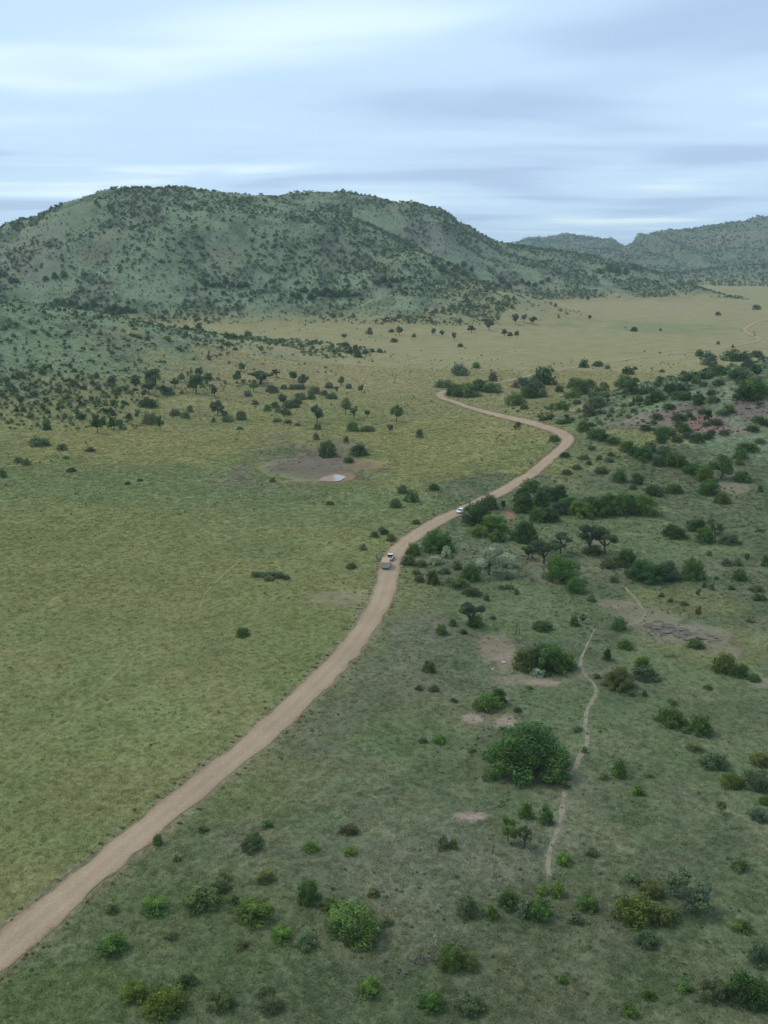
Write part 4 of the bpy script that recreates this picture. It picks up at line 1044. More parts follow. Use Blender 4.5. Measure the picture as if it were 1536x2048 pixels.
N += many([(x, y, w, w * 0.6, D, t) for x, y, w, t in zip(rgN.uniform(1000, 1536, 34), rgN.uniform(330, 500, 34), rgN.uniform(26, 66, 34), rgN.choice(['grey', 'blue', 'dark', 'grey', 'mid'], 34))],
          'scrub bush on the rocky spur', 'scrub on the rocky spur')
N += many([(x, y, w, w * 0.65, D, t) for x, y, w, t in zip(rgN.uniform(880, 1536, 36), rgN.uniform(190, 330, 36), rgN.uniform(24, 62, 36), rgN.choice(['grey', 'blue', 'dark', 'mid'], 36))],
          'bush in the belt between rocky spur and far road', 'bushes before the far road')
N += many([(1435, 168, 70, 48, D, 'dark'), (1425, 560, 60, 50, D, 'mid'), (1435, 650, 62, 52, D, 'mid'), (820, 580, 30, 20, D, 'dark'), (908, 545, 34, 20, D, 'dark'), (830, 520, 34, 22, D, 'grey'), (870, 615, 60, 34, D, 'mid'), (800, 560, 40, 26, D, 'grey'), (770, 600, 40, 24, D, 'grey'), (730, 620, 50, 22, D, 'grey'), (900, 570, 40, 26, D, 'grey'), (860, 560, 30, 24, D, 'grey'), (690, 560, 24, 20, D, 'grey'), (1505, 690, 26, 34, D, 'mid')],
          'small bush between road and river row', 'small bushes inside the road and river row')
px_veg(N, 768, 640, 2.0)

# ---------- far meadow trees
Fm = many([(525, 637, 38, 46, T, 'grey'), (558, 630, 26, 40, T, 'grey'), (595, 637, 38, 36, T, 'dark'), (482, 684, 28, 32, T, 'dark'), (505, 692, 28, 28, T, 'dark'), (530, 690, 26, 30, T, 'dark'), (420, 662, 38, 46, T, 'grey'), (350, 670, 38, 34, T, 'dark')],
          'small tree where far meadow meets the hill', 'trees at the edge of the far meadow')
Fm += many([(280, 702, 24, 36, T, 'grey'), (232, 687, 24, 30, T, 'dark'), (197, 682, 24, 32, T, 'grey'), (62, 682, 34, 42, T, 'grey'), (40, 710, 32, 20, D, 'dark'), (305, 729, 26, 18, D, 'dark'), (120, 690, 20, 20, D, 'grey'), (-60, 690, 34, 46, T, 'grey'), (-160, 700, 26, 34, T, 'grey')],
          'single bush standing in the tan meadow below the hill', 'single trees in the tan meadow')
Fm += [(1000, 667, 34, 22, D, 'dark', 'dark round bush alone in the far meadow'),
       (823, 620, 18, 22, T, 'dark', 'tiny tree in the far meadow left above the lone dark bush'),
       (1105, 664, 12, 13, D, 'dark', 'tiny dark shrub right of the lone dark bush in the far meadow'),
       (817, 545, 18, 24, T, 'dark', 'tiny tree on the upper border of the far meadow'),
       (1335, 718, 16, 16, D, 'dark', 'tiny shrub in the far meadow left of the far road bend'),
       (1335, 602, 26, 18, D, 'dark', 'small dark bush on the upper border of the far meadow at right'),
       (1395, 731, 14, 14, D, 'dark', 'tiny dark bush on the edge of the far road'),
       (1490, 580, 36, 24, D, 'dark', 'dark tree where the far meadow ends at the right edge')]
px_veg(Fm, 768, 330, 2.0)
# ---------- scrub of the left spur: the nearest ones singly
def sample_px(poly_rects, n, seed):
    rg = np.random.default_rng(seed)
    xs, ys = [], []
    for (x0, y0, x1, y1, wgt) in poly_rects:
        k = int(n * wgt); xs.append(rg.uniform(x0, x1, k)); ys.append(rg.uniform(y0, y1, k))
    return np.concatenate(xs), np.concatenate(ys), rg
xs, ys, rg = sample_px([(0, 775, 270, 862, .62), (0, 735, 200, 780, .26), (200, 770, 330, 850, .12)], 70, 41)
G = ground_many(xs, ys)
for g, xx, yy in zip(G, xs, ys):
    zc = g[1]
    w = float(rg.uniform(2.0, 5.2))
    kd = 'tree' if rg.random() < 0.35 else 'dome'
    h = w * float(rg.uniform(0.65, 1.0)) * (1.15 if kd == 'tree' else 1)
    tn = str(rg.choice(['grey', 'grey', 'blue', 'mid', 'dark', 'green']))
    place_veg(g[0], g[1], g[2] - 0.1, w, h, kd, tn, '%s %s in the scrub below the left spur, %s' % (ADJ[tn], 'tree' if kd == 'tree' else 'bush', where(xx, yy, xs, ys)), 'scrub at the foot of the left spur')
# ---------- dark thickets on the big hill
THK = [(452, 575, 95, 7, 'dark tree of the left thicket low on the big hill', 'left thicket on the hill'),
       (615, 590, 70, 6, 'dark tree of the centre thicket low on the big hill', 'centre thicket on the hill'),
       (672, 592, 45, 4, 'dark tree right of the centre thicket on the hill', 'right part of the centre thicket'),
       (235, 630, 80, 6, 'dark tree in the notch behind the left spur', 'trees in the notch'),
       (150, 612, 90, 6, 'dark tree left of the notch behind the spur', 'trees left in the notch'),
       (110, 560, 44, 3, 'dark tree high above the notch at left', 'bushes above the notch'),
       (10, 560, 60, 5, 'dark tree at the left edge of the big hill', 'thicket at the left edge'),
       (385, 660, 30, 2, 'round dark tree behind the tan grass', 'trees behind the tan grass'),
       (475, 672, 50, 4, 'dark tree in the line beside the tan meadow', 'bushes in the line by the tan meadow'),
       (730, 708, 70, 5, 'dark tree of the long clump in the tan meadow', 'long clump in the tan meadow'),
       (690, 702, 50, 3, 'lower tree left of the long tan meadow clump', 'left end of the long clump'),
       (1050, 570, 110, 8, 'dark tree of the thicket under the hill shoulder', 'thicket under the right shoulder'),
       (905, 535, 90, 6, 'dark tree in the fold between two hill domes', 'thicket in the fold'),
       (780, 568, 60, 5, 'dark tree on the spur right of hill centre', 'thicket on the spur'),
       (1235, 545, 80, 5, 'dark tree high on the right hill shoulder', 'thicket high on the right shoulder')]
for (px, py, wpx, n, lab, grp) in THK:
    rg = np.random.default_rng(int(px * 7 + py))
    gx = px + np.linspace(-0.42, 0.42, n) * wpx; gy = py + rg.uniform(-8, 8, n)
    ords = ['leftmost', 'second from left', 'third from left', 'fourth from left', 'fifth from left', 'sixth from left', 'seventh from left', 'eighth from left']
    ords[n - 1] = 'rightmost'
    for k_, g in enumerate(ground_many(gx, gy)):
        w = float(rg.uniform(9, 15)) * g[1] / 1500
        place_veg(g[0], g[1], g[2] - 0.4, w, w * float(rg.uniform(0.65, 0.95)), 'dome', 'dark', ords[k_] + ' ' + lab, grp, name='tree')

# ================================================================== scattered stuff (geometry nodes)
def src_collection(name, meshes):
    c = bpy.data.collections.new(name)
    for i, m in enumerate(meshes):
        o = bpy.data.objects.new('%s_%02d' % (name, i), m); c.objects.link(o)
    return c
def scatter(name, P, S, RZ, TINTS, IDX, col, label, cat):
    me = bpy.data.meshes.new(name)
    me.vertices.add(len(P)); me.vertices.foreach_set('co', P.astype(np.float32).reshape(-1))
    a = me.attributes.new('scl', 'FLOAT_VECTOR', 'POINT'); a.data.foreach_set('vector', S.astype(np.float32).reshape(-1))
    rot = np.zeros((len(P), 3), np.float32); rot[:, 2] = RZ
    a = me.attributes.new('rot', 'FLOAT_VECTOR', 'POINT'); a.data.foreach_set('vector', rot.reshape(-1))
    a = me.attributes.new('tint', 'FLOAT_VECTOR', 'POINT'); a.data.foreach_set('vector', TINTS.astype(np.float32).reshape(-1))
    a = me.attributes.new('idx', 'INT', 'POINT'); a.data.foreach_set('value', IDX.astype(np.int32))
    me.update()
    o = bpy.data.objects.new(name, me); COL.objects.link(o)
    ng = bpy.data.node_groups.new(name, 'GeometryNodeTree')
    ng.interface.new_socket('Geometry', in_out='INPUT', socket_type='NodeSocketGeometry')
    ng.interface.new_socket('Geometry', in_out='OUTPUT', socket_type='NodeSocketGeometry')
    gi = ng.nodes.new('NodeGroupInput'); go = ng.nodes.new('NodeGroupOutput')
    ci = ng.nodes.new('GeometryNodeCollectionInfo'); ci.inputs['Collection'].default_value = col
    ci.inputs['Separate Children'].default_value = True; ci.inputs['Reset Children'].default_value = True
    ip = ng.nodes.new('GeometryNodeInstanceOnPoints'); ip.inputs['Pick Instance'].default_value = True
    def na_(n, t):
        q = ng.nodes.new('GeometryNodeInputNamedAttribute'); q.data_type = t; q.inputs['Name'].default_value = n
        return [s for s in q.outputs if s.enabled and s.name == 'Attribute'][0]
    ng.links.new(gi.outputs[0], ip.inputs['Points']); ng.links.new(ci.outputs[0], ip.inputs['Instance'])
    ng.links.new(na_('idx', 'INT'), ip.inputs['Instance Index']); ng.links.new(na_('rot', 'FLOAT_VECTOR'), ip.inputs['Rotation'])
    ng.links.new(na_('scl', 'FLOAT_VECTOR'), ip.inputs['Scale']); ng.links.new(ip.outputs[0], go.inputs[0])
    md = o.modifiers.new('scatter', 'NODES'); md.node_group = ng
    tag(o, label, cat, kind='stuff')
    return o
# grass tufts
def tuft_mesh(seed, blades, spread, hgt, wid):
    rg = np.random.default_rng(seed)
    V, F, TV = [], [], []
    for i in range(blades):
        th = rg.uniform(0, 6.28); q = spread * rg.uniform(0, 1) ** 0.6
        b = np.array([q * math.cos(th), q * math.sin(th), 0]); a2 = rg.uniform(0, 6.28)
        lean = np.array([math.cos(a2), math.sin(a2), 0]) * hgt * rg.uniform(0.5, 1.6)
        side = np.array([-math.sin(a2), math.cos(a2), 0]) * wid * rg.uniform(0.6, 1.3)
        top = b + lean + np.array([0, 0, hgt * rg.uniform(0.5, 1.1)])
        s = len(V); V += [b - side, b + side, top]; F.append((s, s + 1, s + 2))
        TV.append((rg.uniform(0.7, 1.3), rg.uniform(0, 0.35), 0))
    me = bpy.data.meshes.new('tuft'); me.from_pydata([tuple(v) for v in V], [], F); me.materials.append(m_leaf_i)
    a = me.attributes.new('leaf', 'FLOAT_VECTOR', 'FACE'); a.data.foreach_set('vector', np.array(TV, np.float32).reshape(-1)); me.update()
    return me
tufts = src_collection('grass_tuft', [tuft_mesh(i, 18, 0.55, 0.22, 0.07) for i in range(6)])
gr = np.random.default_rng(99)
def sector(n, r0, r1, half_deg):
    r = np.sqrt(gr.uniform(r0 * r0, r1 * r1, n)); a = np.radians(gr.uniform(-half_deg, half_deg, n))
    return r * np.sin(a), r * np.cos(a)
u_ = gr.random(190000); e_ = 0.55            # density falls off smoothly with distance
r_g = (92 ** e_ + u_ * (800 ** e_ - 92 ** e_)) ** (1 / e_); a_g = np.radians(gr.uniform(-27, 27, len(u_)))
xs = [r_g * np.sin(a_g)]; ys = [r_g * np.cos(a_g)]
gx = np.concatenate(xs); gy = np.concatenate(ys)
dr = dist_to_line(gx, gy, ROAD)
pd = np.full(gx.shape, 1e9)
for pp, hw, mm in PATHS[:3]:
    pd = np.minimum(pd, dist_to_line(gx, gy, polyline(pp, 1.2)))
wq = np.zeros(gx.shape, bool)
for (cx, cy, rx, ry, col_, s_, e_) in BLOBS:
    if col_[0] > col_[1] * 1.165 and s_ > 0.45:      # bare ground carries little grass
        wq |= (((gx - cx) / rx) ** 2 + ((gy - cy) / ry) ** 2 < 0.9) & (gr.random(len(gx)) < 0.92)
keep = (dr > ROAD_HALF + 0.3 - 0.9 * gr.random(len(gx)) ** 2) & (pd > 0.7) & ~wq & (hill_field(gx, gy) < 45)
gx, gy = gx[keep], gy[keep]
gz = terrain(gx, gy)
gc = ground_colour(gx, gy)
n = len(gx)
v = gr.uniform(0.85, 1.17, n)[:, None]
gc = gc * v * np.where(gr.random(n)[:, None] < 0.12, np.array([[0.92, 1.0, 0.95]]), np.array([[1.22, 1.26, 1.15]]))
yel = gr.random(n) < 0.03
gc[yel] *= np.array([1.5, 1.3, 0.7])
sc = gr.uniform(0.6, 1.35, n) * np.clip(np.hypot(gx, gy) / 260, 0.9, 1.7)
scatter('grass', np.stack([gx, gy, gz - 0.03], 1), np.stack([sc, sc, sc * gr.uniform(0.6, 1.2, n)], 1), gr.uniform(0, 6.28, n), gc, gr.integers(0, 6, n), tufts, 'short grass covering the valley floor on both sides of the road', 'grass')

# low forbs and dwarf shrubs between the tufts
def far_mesh(kind, n, leaf, seed):
    Q, TV, lobes = crown_data(kind, n, leaf, seed)
    tv, tf = trunk_data(kind, lobes[:5], seed)
    return quads_mesh('plant', Q, TV, m_leaf_i, (tv, tf), m_bark)
forb_col = src_collection('forb', [far_mesh('dome', 120, 0.22, 300 + i) for i in range(5)])
a1, b1 = sector(11000, 100, 420, 26); a2, b2 = sector(3200, 420, 900, 26)
fx, fy = np.concatenate([a1, a2]), np.concatenate([b1, b2])
side = road_side(fx, fy)
dens = np.where((fy < 420) & (side < 0), 0.10, 0.75) * np.clip(0.5 + fbm(fx / 30, fy / 30, 141, 3) * 1.6, 0.05, 1)
keep = (gr.random(len(fx)) < dens) & (dist_to_line(fx, fy, ROAD) > ROAD_HALF + 0.8)
fx, fy = fx[keep], fy[keep]; n = len(fx)
sc = gr.uniform(0.35, 1.0, n) * np.clip(np.hypot(fx, fy) / 300, 0.8, 1.8)
pal = np.array([TINT[k] for k in ('grey', 'moss', 'moss', 'grey', 'straw', 'straw', 'moss', 'blue')]) * 1.1
scatter('forbs', np.stack([fx, fy, terrain(fx, fy) - 0.03], 1), np.stack([sc, sc, sc * gr.uniform(0.4, 0.8, n)], 1), gr.uniform(0, 6.28, n), pal[gr.integers(0, len(pal), n)] * gr.uniform(0.8, 1.2, n)[:, None], gr.integers(0, 5, n), forb_col, 'tiny forbs dotted through the grass of the valley floor', 'forbs')
# dark tangle along the left verge of the road
vi = gr.integers(2, len(ROAD) - 2, 2600); vi = vi[ROAD[vi, 1] < 640]
Tn = ROAD[vi + 1] - ROAD[vi - 1]; Tn /= np.hypot(Tn[:, 0], Tn[:, 1])[:, None]
off = np.where(gr.random(len(vi)) < 0.62, -1, 1) * (ROAD_HALF + 0.45 + np.abs(gr.normal(0, 0.8, len(vi))))
vx = ROAD[vi, 0] + Tn[:, 1] * off; vy = ROAD[vi, 1] - Tn[:, 0] * off
n = len(vx); sc = gr.uniform(0.25, 0.8, n)
pal = np.array([TINT[k] for k in ('straw', 'brown', 'straw', 'grey', 'moss')]) * 1.15
scatter('verge_plants', np.stack([vx, vy, terrain(vx, vy) - 0.02], 1), np.stack([sc, sc, sc * 0.6], 1), gr.uniform(0, 6.28, n), pal[gr.integers(0, 5, n)] * gr.uniform(0.8, 1.3, n)[:, None], gr.integers(0, 5, n), forb_col, 'straggly weeds along both verges of the dirt road', 'weeds')

# trees and shrubs of the hills
hill_col = src_collection('hill_tree', [far_mesh('dome', 170, 0.20, 400), far_mesh('dome', 170, 0.20, 401), far_mesh('dome', 150, 0.22, 402), far_mesh('tree', 150, 0.20, 403), far_mesh('tree', 150, 0.20, 404), far_mesh('umbrella', 120, 0.22, 405), far_mesh('umbrella', 120, 0.22, 406)])
def band(n, y0, y1, half):
    r = np.sqrt(gr.uniform(y0 * y0, y1 * y1, n)); a = np.radians(gr.uniform(-half, half, n))
    return r * np.sin(a), r * np.cos(a)
hx, hy, hs = [], [], []
def add_band(n, y0, y1, lo, hi, smin, smax, ns, thr, gain):
    x, y = band(n, y0, y1, 27)
    hf = hill_field(x, y)
    d = np.clip(0.5 + (fbm(x / ns, y / ns, 151, 4) - thr) * gain, 0.04, 1)
    k = (hf > lo) & (hf < hi) & (gr.random(n) < d)
    hx.append(x[k]); hy.append(y[k]); hs.append(smin + (smax - smin) * gr.random(k.sum()) ** 2.2)
add_band(16000, 500, 1180, 3.5, 400, 1.3, 5.2, 50, -0.25, 1.8)       # left spur
add_band(90000, 1100, 2500, 5, 400, 1.2, 8.0, 75, -0.10, 3.0)
add_band(120000, 1050, 2500, 4, 400, 0.9, 3.0, 40, -0.2, 1.4)     # dwarf shrubs between them    # big hill
add_band(100000, 2500, 5600, 1, 500, 3, 11, 200, -0.35, 2.0)       # far hills
add_band(2200, 700, 1500, -1, 6, 0.9, 3.2, 90, 0.25, 2.0)         # loose shrubs in the meadows
add_band(500, 420, 640, 10, 200, 0.8, 2.6, 40, -0.1, 2.0)         # rocky spur
hx, hy, hs = np.concatenate(hx), np.concatenate(hy), np.concatenate(hs)
keep = dist_to_line(hx, hy, ROAD) > 6
xs_, ys_, _ = sample_px([(0, 770, 290, 862, .6), (0, 720, 330, 790, .4)], 420, 43)
Gs = ground_many(xs_, ys_)
hx = np.concatenate([hx, Gs[:, 0]]); hy = np.concatenate([hy, Gs[:, 1]]); hs = np.concatenate([hs, gr.uniform(1.0, 3.6, len(Gs))]); keep = np.concatenate([keep, np.ones(len(Gs), bool)])
# the tan meadow stays open
for (px_, py_, w_, h_) in ((1270, 650, 560, 90), (600, 738, 420, 60), (850, 850, 420, 150)):
    c, l, r_, t, b = ground_many([px_, px_ - w_ / 2, px_ + w_ / 2, px_, px_], [py_, py_, py_, py_ - h_ / 2, py_ + h_ / 2])
    keep &= ~((((hx - c[0]) / (abs(r_[0] - l[0]) / 2)) ** 2 + ((hy - c[1]) / (abs(t[1] - b[1]) / 2)) ** 2 + 0.9 * fbm(hx / 70, hy / 70, 171, 3) < 0.95) & (gr.random(len(hx)) < 0.93))
hx, hy, hs = hx[keep], hy[keep], hs[keep]; n = len(hx)
pal = np.array([TINT[k] for k in ('grey', 'blue', 'dark', 'grey', 'blue', 'mid', 'blue', 'grey')])
tc_ = pal[gr.integers(0, len(pal), n)] * gr.uniform(0.9, 1.5, n)[:, None]
scatter('hillside_scrub', np.stack([hx, hy, terrain(hx, hy) - 0.15], 1), np.stack([hs, hs, hs * gr.uniform(0.55, 0.95, n)], 1), gr.uniform(0, 6.28, n), tc_, gr.integers(0, 7, n), hill_col, 'countless small trees and shrubs dotting the hillsides and far meadow', 'scrub')

# ================================================================== rocks
m_rock = simple('weathered_rock', (0.135, 0.115, 0.088), 0.9, 0.4, 1.6, spec=0.15)
m_redrock = simple('red_rock', (0.17, 0.095, 0.08), 0.9, 0.45, 1.2, spec=0.15)
m_paler = simple('pale_rock', (0.50, 0.46, 0.42), 0.9, 0.25, 2.0, spec=0.15)
def rock_mesh(seed, flat, mat):
    rg = np.random.default_rng(seed)
    bm = bmesh.new(); bmesh.ops.create_icosphere(bm, subdivisions=2, radius=0.5)
    pl = [(rg.normal(size=3), rg.uniform(0.26, 0.42)) for _ in range(9)]
    for v_ in bm.verts:
        p = np.array(v_.co)
        for nn, d in pl:
            u = nn / np.linalg.norm(nn); q = p @ u
            if q > d: p = p - u * (q - d)
        p[2] *= flat
        v_.co = p + rg.normal(size=3) * 0.012
    me = bpy.data.meshes.new('rock'); bm.to_mesh(me); bm.free(); me.materials.append(mat)
    return me
red_rocks = [rock_mesh(i, 0.8, m_redrock) for i in range(5)]
grey_rocks = [rock_mesh(20 + i, 0.45, m_rock) for i in range(5)]
rr_ = np.random.default_rng(12)
RB = [(1350, 828, 60, 20, 26), (1415, 848, 40, 12, 12), (1510, 815, 40, 20, 20), (1290, 838, 60, 12, 14), (1450, 862, 50, 10, 10), (1365, 865, 40, 10, 8), (1470, 800, 40, 10, 8)]
RBN = ['biggest rock patch', 'patch below the crest', 'right edge patch', 'leftmost patch', 'lower right patch', 'lowest patch', 'crest patch']
for (bx, by, wx_, wy_, k), rbn in zip(RB, RBN):
    bxs, bys = rr_.normal(bx, wx_ * 0.5, k), rr_.normal(by, wy_ * 0.5, k)
    for g, bx_, by_ in zip(ground_many(bxs, bys), bxs, bys):
        s = float(rr_.uniform(0.8, 2.6))
        o = bpy.data.objects.new('boulder', red_rocks[rr_.integers(0, 5)]); COL.objects.link(o)
        o.location = (g[0], g[1], g[2] + 0.15 * s); o.scale = (s, s * float(rr_.uniform(.7, 1.1)), s * float(rr_.uniform(.6, 1))); o.rotation_euler = (0, 0, float(rr_.uniform(0, 6.28)))
        tag(o, 'dark red boulder in the %s of the rocky spur, %s' % (rbn, where(bx_, by_, bxs, bys)), 'boulder', 'red boulders of the rocky spur')
# rubble between the boulders
k = 1500
px_ = rr_.normal(1420, 85, k); py_ = rr_.normal(840, 26, k); ok = (px_ < 1620) & (py_ > 770)
Gk = ground_many(px_[ok], py_[ok]); n = len(Gk); s = rr_.uniform(0.2, 0.9, n)
m_redi, nt, bs = new_mat('rubble'); ai = node(nt, 'ShaderNodeAttribute', attribute_name='tint', attribute_type='INSTANCER'); link(nt, ai.outputs['Color'], bs.inputs['Base Color']); bs.inputs['Roughness'].default_value = 0.9
rub_col = src_collection('rubble', [rock_mesh(40 + i, 0.7, m_redi) for i in range(4)])
rp_ = np.array([(0.20, 0.12, 0.10), (0.16, 0.12, 0.11), (0.25, 0.20, 0.17), (0.22, 0.24, 0.17)])
scatter('rubble', Gk + np.array([0, 0, 0.05]), np.stack([s, s, s * 0.8], 1), rr_.uniform(0, 6.28, n), rp_[rr_.integers(0, 4, n)], rr_.integers(0, 4, n), rub_col, 'loose reddish stones strewn over the rocky spur', 'stones')
# flat rock slab
slab_root = bpy.data.objects.new('rock_outcrop', None); COL.objects.link(slab_root)
g0 = ground_at(1345, 1262); slab_root.location = g0
tag(slab_root, 'flat grey rock slab breaking through the grass at right', 'rock')
SL = [(1296, 1252, 3.2, 2.4, .9), (1312, 1256, 3.6, 2.6, 1.1), (1330, 1262, 4.4, 3.6, .8), (1318, 1244, 3.0, 1.6, .5), (1345, 1266, 4.2, 3.0, .7), (1335, 1252, 4.6, 3.4, .5), (1362, 1272, 4.0, 2.2, .5), (1355, 1258, 4.6, 3.0, .35), (1385, 1268, 4.8, 2.6, .3), (1405, 1276, 4.0, 2.0, .3), (1380, 1280, 4.0, 1.8, .3), (1425, 1283, 3.4, 1.6, .25), (1310, 1264, 2.6, 1.5, .6), (1328, 1270, 2.6, 1.4, .5), (1372, 1262, 3.2, 1.8, .35), (1420, 1272, 2.0, 1.2, .4), (1432, 1276, 1.4, 1.0, .4), (1440, 1282, 1.6, 1.0, .4), (1412, 1268, 1.4, 1.0, .3)]
for i, (a, b, sx, sy, sz) in enumerate(SL):
    g = ground_at(a, b)
    o = bpy.data.objects.new('rock', grey_rocks[i % 5]); COL.objects.link(o); o.parent = slab_root
    o.location = (g[0] - g0[0], g[1] - g0[1], g[2] - g0[2] + 0.12 * sz); o.scale = (sx * 1.0, sy * 1.35, sz * 2.4); o.rotation_euler = (R(float(rr_.uniform(-10, 10))), R(float(rr_.uniform(-9, 9))), float(rr_.uniform(-.4, .4)))
for (a, b, s, lab) in ((1008, 1325, 1.0, 'white stone on the bare soil left of the broad bush by the path'), (985, 1339, 0.7, 'small white stone on bare soil below the larger white stone')):
    g = ground_at(a, b); o = bpy.data.objects.new('stone', rock_mesh(70 + int(a), 0.5, m_paler)); COL.objects.link(o)
    o.location = (g[0], g[1], g[2] + 0.1); o.scale = (s * 1.3, s, s); tag(o, lab, 'stone')

# ================================================================== dead trees
def dead(name, px, py, h, spec, label, cat, mat=None, seed=1, lean=(0, 0)):
    g = ground_at(px, py); rg = np.random.default_rng(seed); V, F = [], []
    for (p0, p1, r0, r1, tw) in spec:
        pts = branch(np.array(p0) * h, np.array(p1) * h, r0, r1, V, F, rg, 5, 0.35)
        for _ in range(tw):
            q = pts[rg.integers(2, 6)]; d = rg.normal(size=3); d[2] = abs(d[2]) * 0.7; d /= np.linalg.norm(d)
            branch(q, q + d * h * rg.uniform(0.15, 0.3), r1 * 1.0, r1 * 0.3, V, F, rg, 3, 0.3)
    o = mesh_obj(name, V, F, mat or m_dead); o.location = g
    tag(o, label, cat)
    return o
dead('dead_tree', 1033, 1269, 3.2, [((-.25, 0, 0), (.02, 0, 1), .09, .03, 3), ((.25, 0, 0), (0, 0, .98), .09, .03, 3), ((0, -.2, 0), (0, 0, .8), .08, .03, 3), ((0, .2, 0), (.02, 0, .9), .08, .03, 2)], 'bare dark conical dead tree in the grass above the broad bush', 'dead tree', seed=3)
dead('tree_stump', 985, 1706, 1.5, [((0, 0, 0), (.1, 0, 1), .13, .09, 0), ((.05, 0, .6), (.35, 0, 1.05), .06, .03, 0)], 'short dark forked stump in the pale grass left of the footpath', 'stump', seed=4)
dead('dead_branch', 868, 1895, 2.6, [((.2, 0, 0), (-.12, .1, 1.0), .07, .03, 1)], 'pale bleached branch sticking up near the bottom centre', 'branch', m_deadpale, 5)
dead('fallen_tree', 850, 1925, 5.0, [((-.7, -.3, .02), (.5, .1, .12), .16, .06, 5), ((-.2, -.1, .05), (.2, .6, .35), .1, .03, 4), ((0, 0, .05), (-.35, .4, .5), .08, .03, 4), ((.2, .1, .1), (.35, .2, .7), .06, .02, 4)], 'dark fallen dead tree with tangled branches near the bottom centre', 'dead tree', seed=6)
dead('dead_branch', 945, 1898, 3.0, [((-.5, 0, .1), (.0, 0, .25), .07, .04, 2), ((0, 0, .25), (.8, -.1, .05), .05, .02, 2)], 'dark crooked branch lying right of the pale green bush near the bottom', 'branch', seed=7)
dead('dead_branch', 820, 1945, 3.0, [((-.6, 0, .05), (.6, .2, .1), .12, .04, 3)], 'dark log lying at the left of the fallen dead tree near the bottom', 'log', seed=8)
dead('dead_tree', 876, 1712, 2.4, [((0, 0, 0), (.1, 0, .9), .09, .04, 3), ((-.35, -.1, 0), (.1, 0, .55), .06, .03, 2), ((0, 0, .4), (-.15, 0, 1.1), .04, .02, 1)], 'leaning bare trunk beside the dark grey bush in the pale grass', 'dead tree', seed=9)
dead('brush_pile', 1344, 1314, 2.2, [((-.8, 0, .1), (.8, -.1, .1), .1, .03, 8), ((-.4, .2, .05), (.5, -.1, .25), .08, .03, 8), ((-.2, -.2, .05), (.3, .2, .3), .06, .03, 6)], 'dark brush heap lying in the grass below the flat rock slab', 'brush pile', seed=10)
dead('brush_pile', 1193, 1283, 2.0, [((-.6, 0, .1), (.6, -.1, .15), .1, .03, 8), ((-.3, .2, .05), (.4, -.1, .3), .08, .03, 8)], 'dark brush heap beside the upper end of the footpath', 'brush pile', seed=11)
dead('brush_pile', 1050, 1155, 2.6, [((-.5, 0, .05), (.5, 0, .3), .1, .03, 8), ((-.1, 0, 0), (.1, .1, .9), .08, .02, 8), ((.1, .1, 0), (.3, 0, .7), .08, .02, 6)], 'grey dead bush with bare twigs right of the silvery acacia', 'dead bush', seed=12)
dead('dead_tree', 68, 886, 6.5, [((0, 0, 0), (-.04, 0, 1), .16, .07, 2)], 'tall bare dead trunk in the grass before the scrub at left', 'dead tree', seed=13)
dead('tree_stump', 755, 1119, 2.0, [((0, 0, 0), (-.05, 0, 1), .16, .09, 1)], 'thin dark stump standing in the grass just left of the truck', 'stump', seed=14)
dead('dead_tree', 790, 765, 6.0, [((0, 0, 0), (.02, 0, .6), .16, .09, 2), ((0, 0, .5), (-.35, 0, 1), .08, .03, 6), ((0, 0, .5), (.35, .1, 1), .08, .03, 6), ((0, 0, .4), (.1, -.2, 1), .08, .03, 6)], 'bare brown tree in the tan grass left of the hairpin', 'dead tree', seed=15)

# ================================================================== vehicles
m_white = simple('white_paint', (0.80, 0.81, 0.82), 0.25, 0.03, 2, spec=0.5)
m_cream = simple('cream_paint', (0.62, 0.58, 0.50), 0.45, 0.06, 2, spec=0.4)
m_tan = simple('tan_canvas', (0.48, 0.31, 0.19), 0.9, 0.08, 1.5, spec=0.1)
m_lilac = simple('grey_panel', (0.42, 0.385, 0.385), 0.6, 0.08, 2, spec=0.3)
m_glass = simple('dark_glass', (0.03, 0.035, 0.045), 0.08, 0.1, 2, spec=0.6)
m_rub = simple('tyre_rubber', (0.025, 0.025, 0.026), 0.85, 0.2, 8, spec=0.2)
m_rim = simple('wheel_rim', (0.35, 0.35, 0.36), 0.4, 0.1, 8, metal=0.6)
m_blk = simple('black_trim', (0.035, 0.035, 0.037), 0.6, 0.2, 4)
m_redl = simple('red_lens', (0.35, 0.02, 0.02), 0.2, 0.1, 4)
m_lens = simple('clear_lens', (0.75, 0.77, 0.8), 0.12, 0.05, 4)
m_seat = simple('seat_cover', (0.16, 0.15, 0.13), 0.85, 0.15, 4)
m_dgrey = simple('dark_paint', (0.07, 0.075, 0.085), 0.3, 0.1, 3, spec=0.5)
def bevel_box(name, x0, x1, y0, y1, z0, z1, mat, parent, bev=0.05, taper=None):
    bm = bmesh.new(); bmesh.ops.create_cube(bm, size=1)
    for v_ in bm.verts:
        top = v_.co.z > 0
        x = x0 + (v_.co.x + .5) * (x1 - x0); y = y0 + (v_.co.y + .5) * (y1 - y0); z = z0 + (v_.co.z + .5) * (z1 - z0)
        if taper and top:
            x = (x0 + taper[0]) if v_.co.x < 0 else (x1 - taper[1]); y *= 1 - taper[2]
        v_.co = (x, y, z)
    if bev: bmesh.ops.bevel(bm, geom=list(bm.edges), offset=bev, segments=2, affect='EDGES', profile=0.6)
    me = bpy.data.meshes.new(name); bm.to_mesh(me); bm.free(); me.materials.append(mat)
    o = bpy.data.objects.new(name, me); COL.objects.link(o); o.parent = parent
    return o
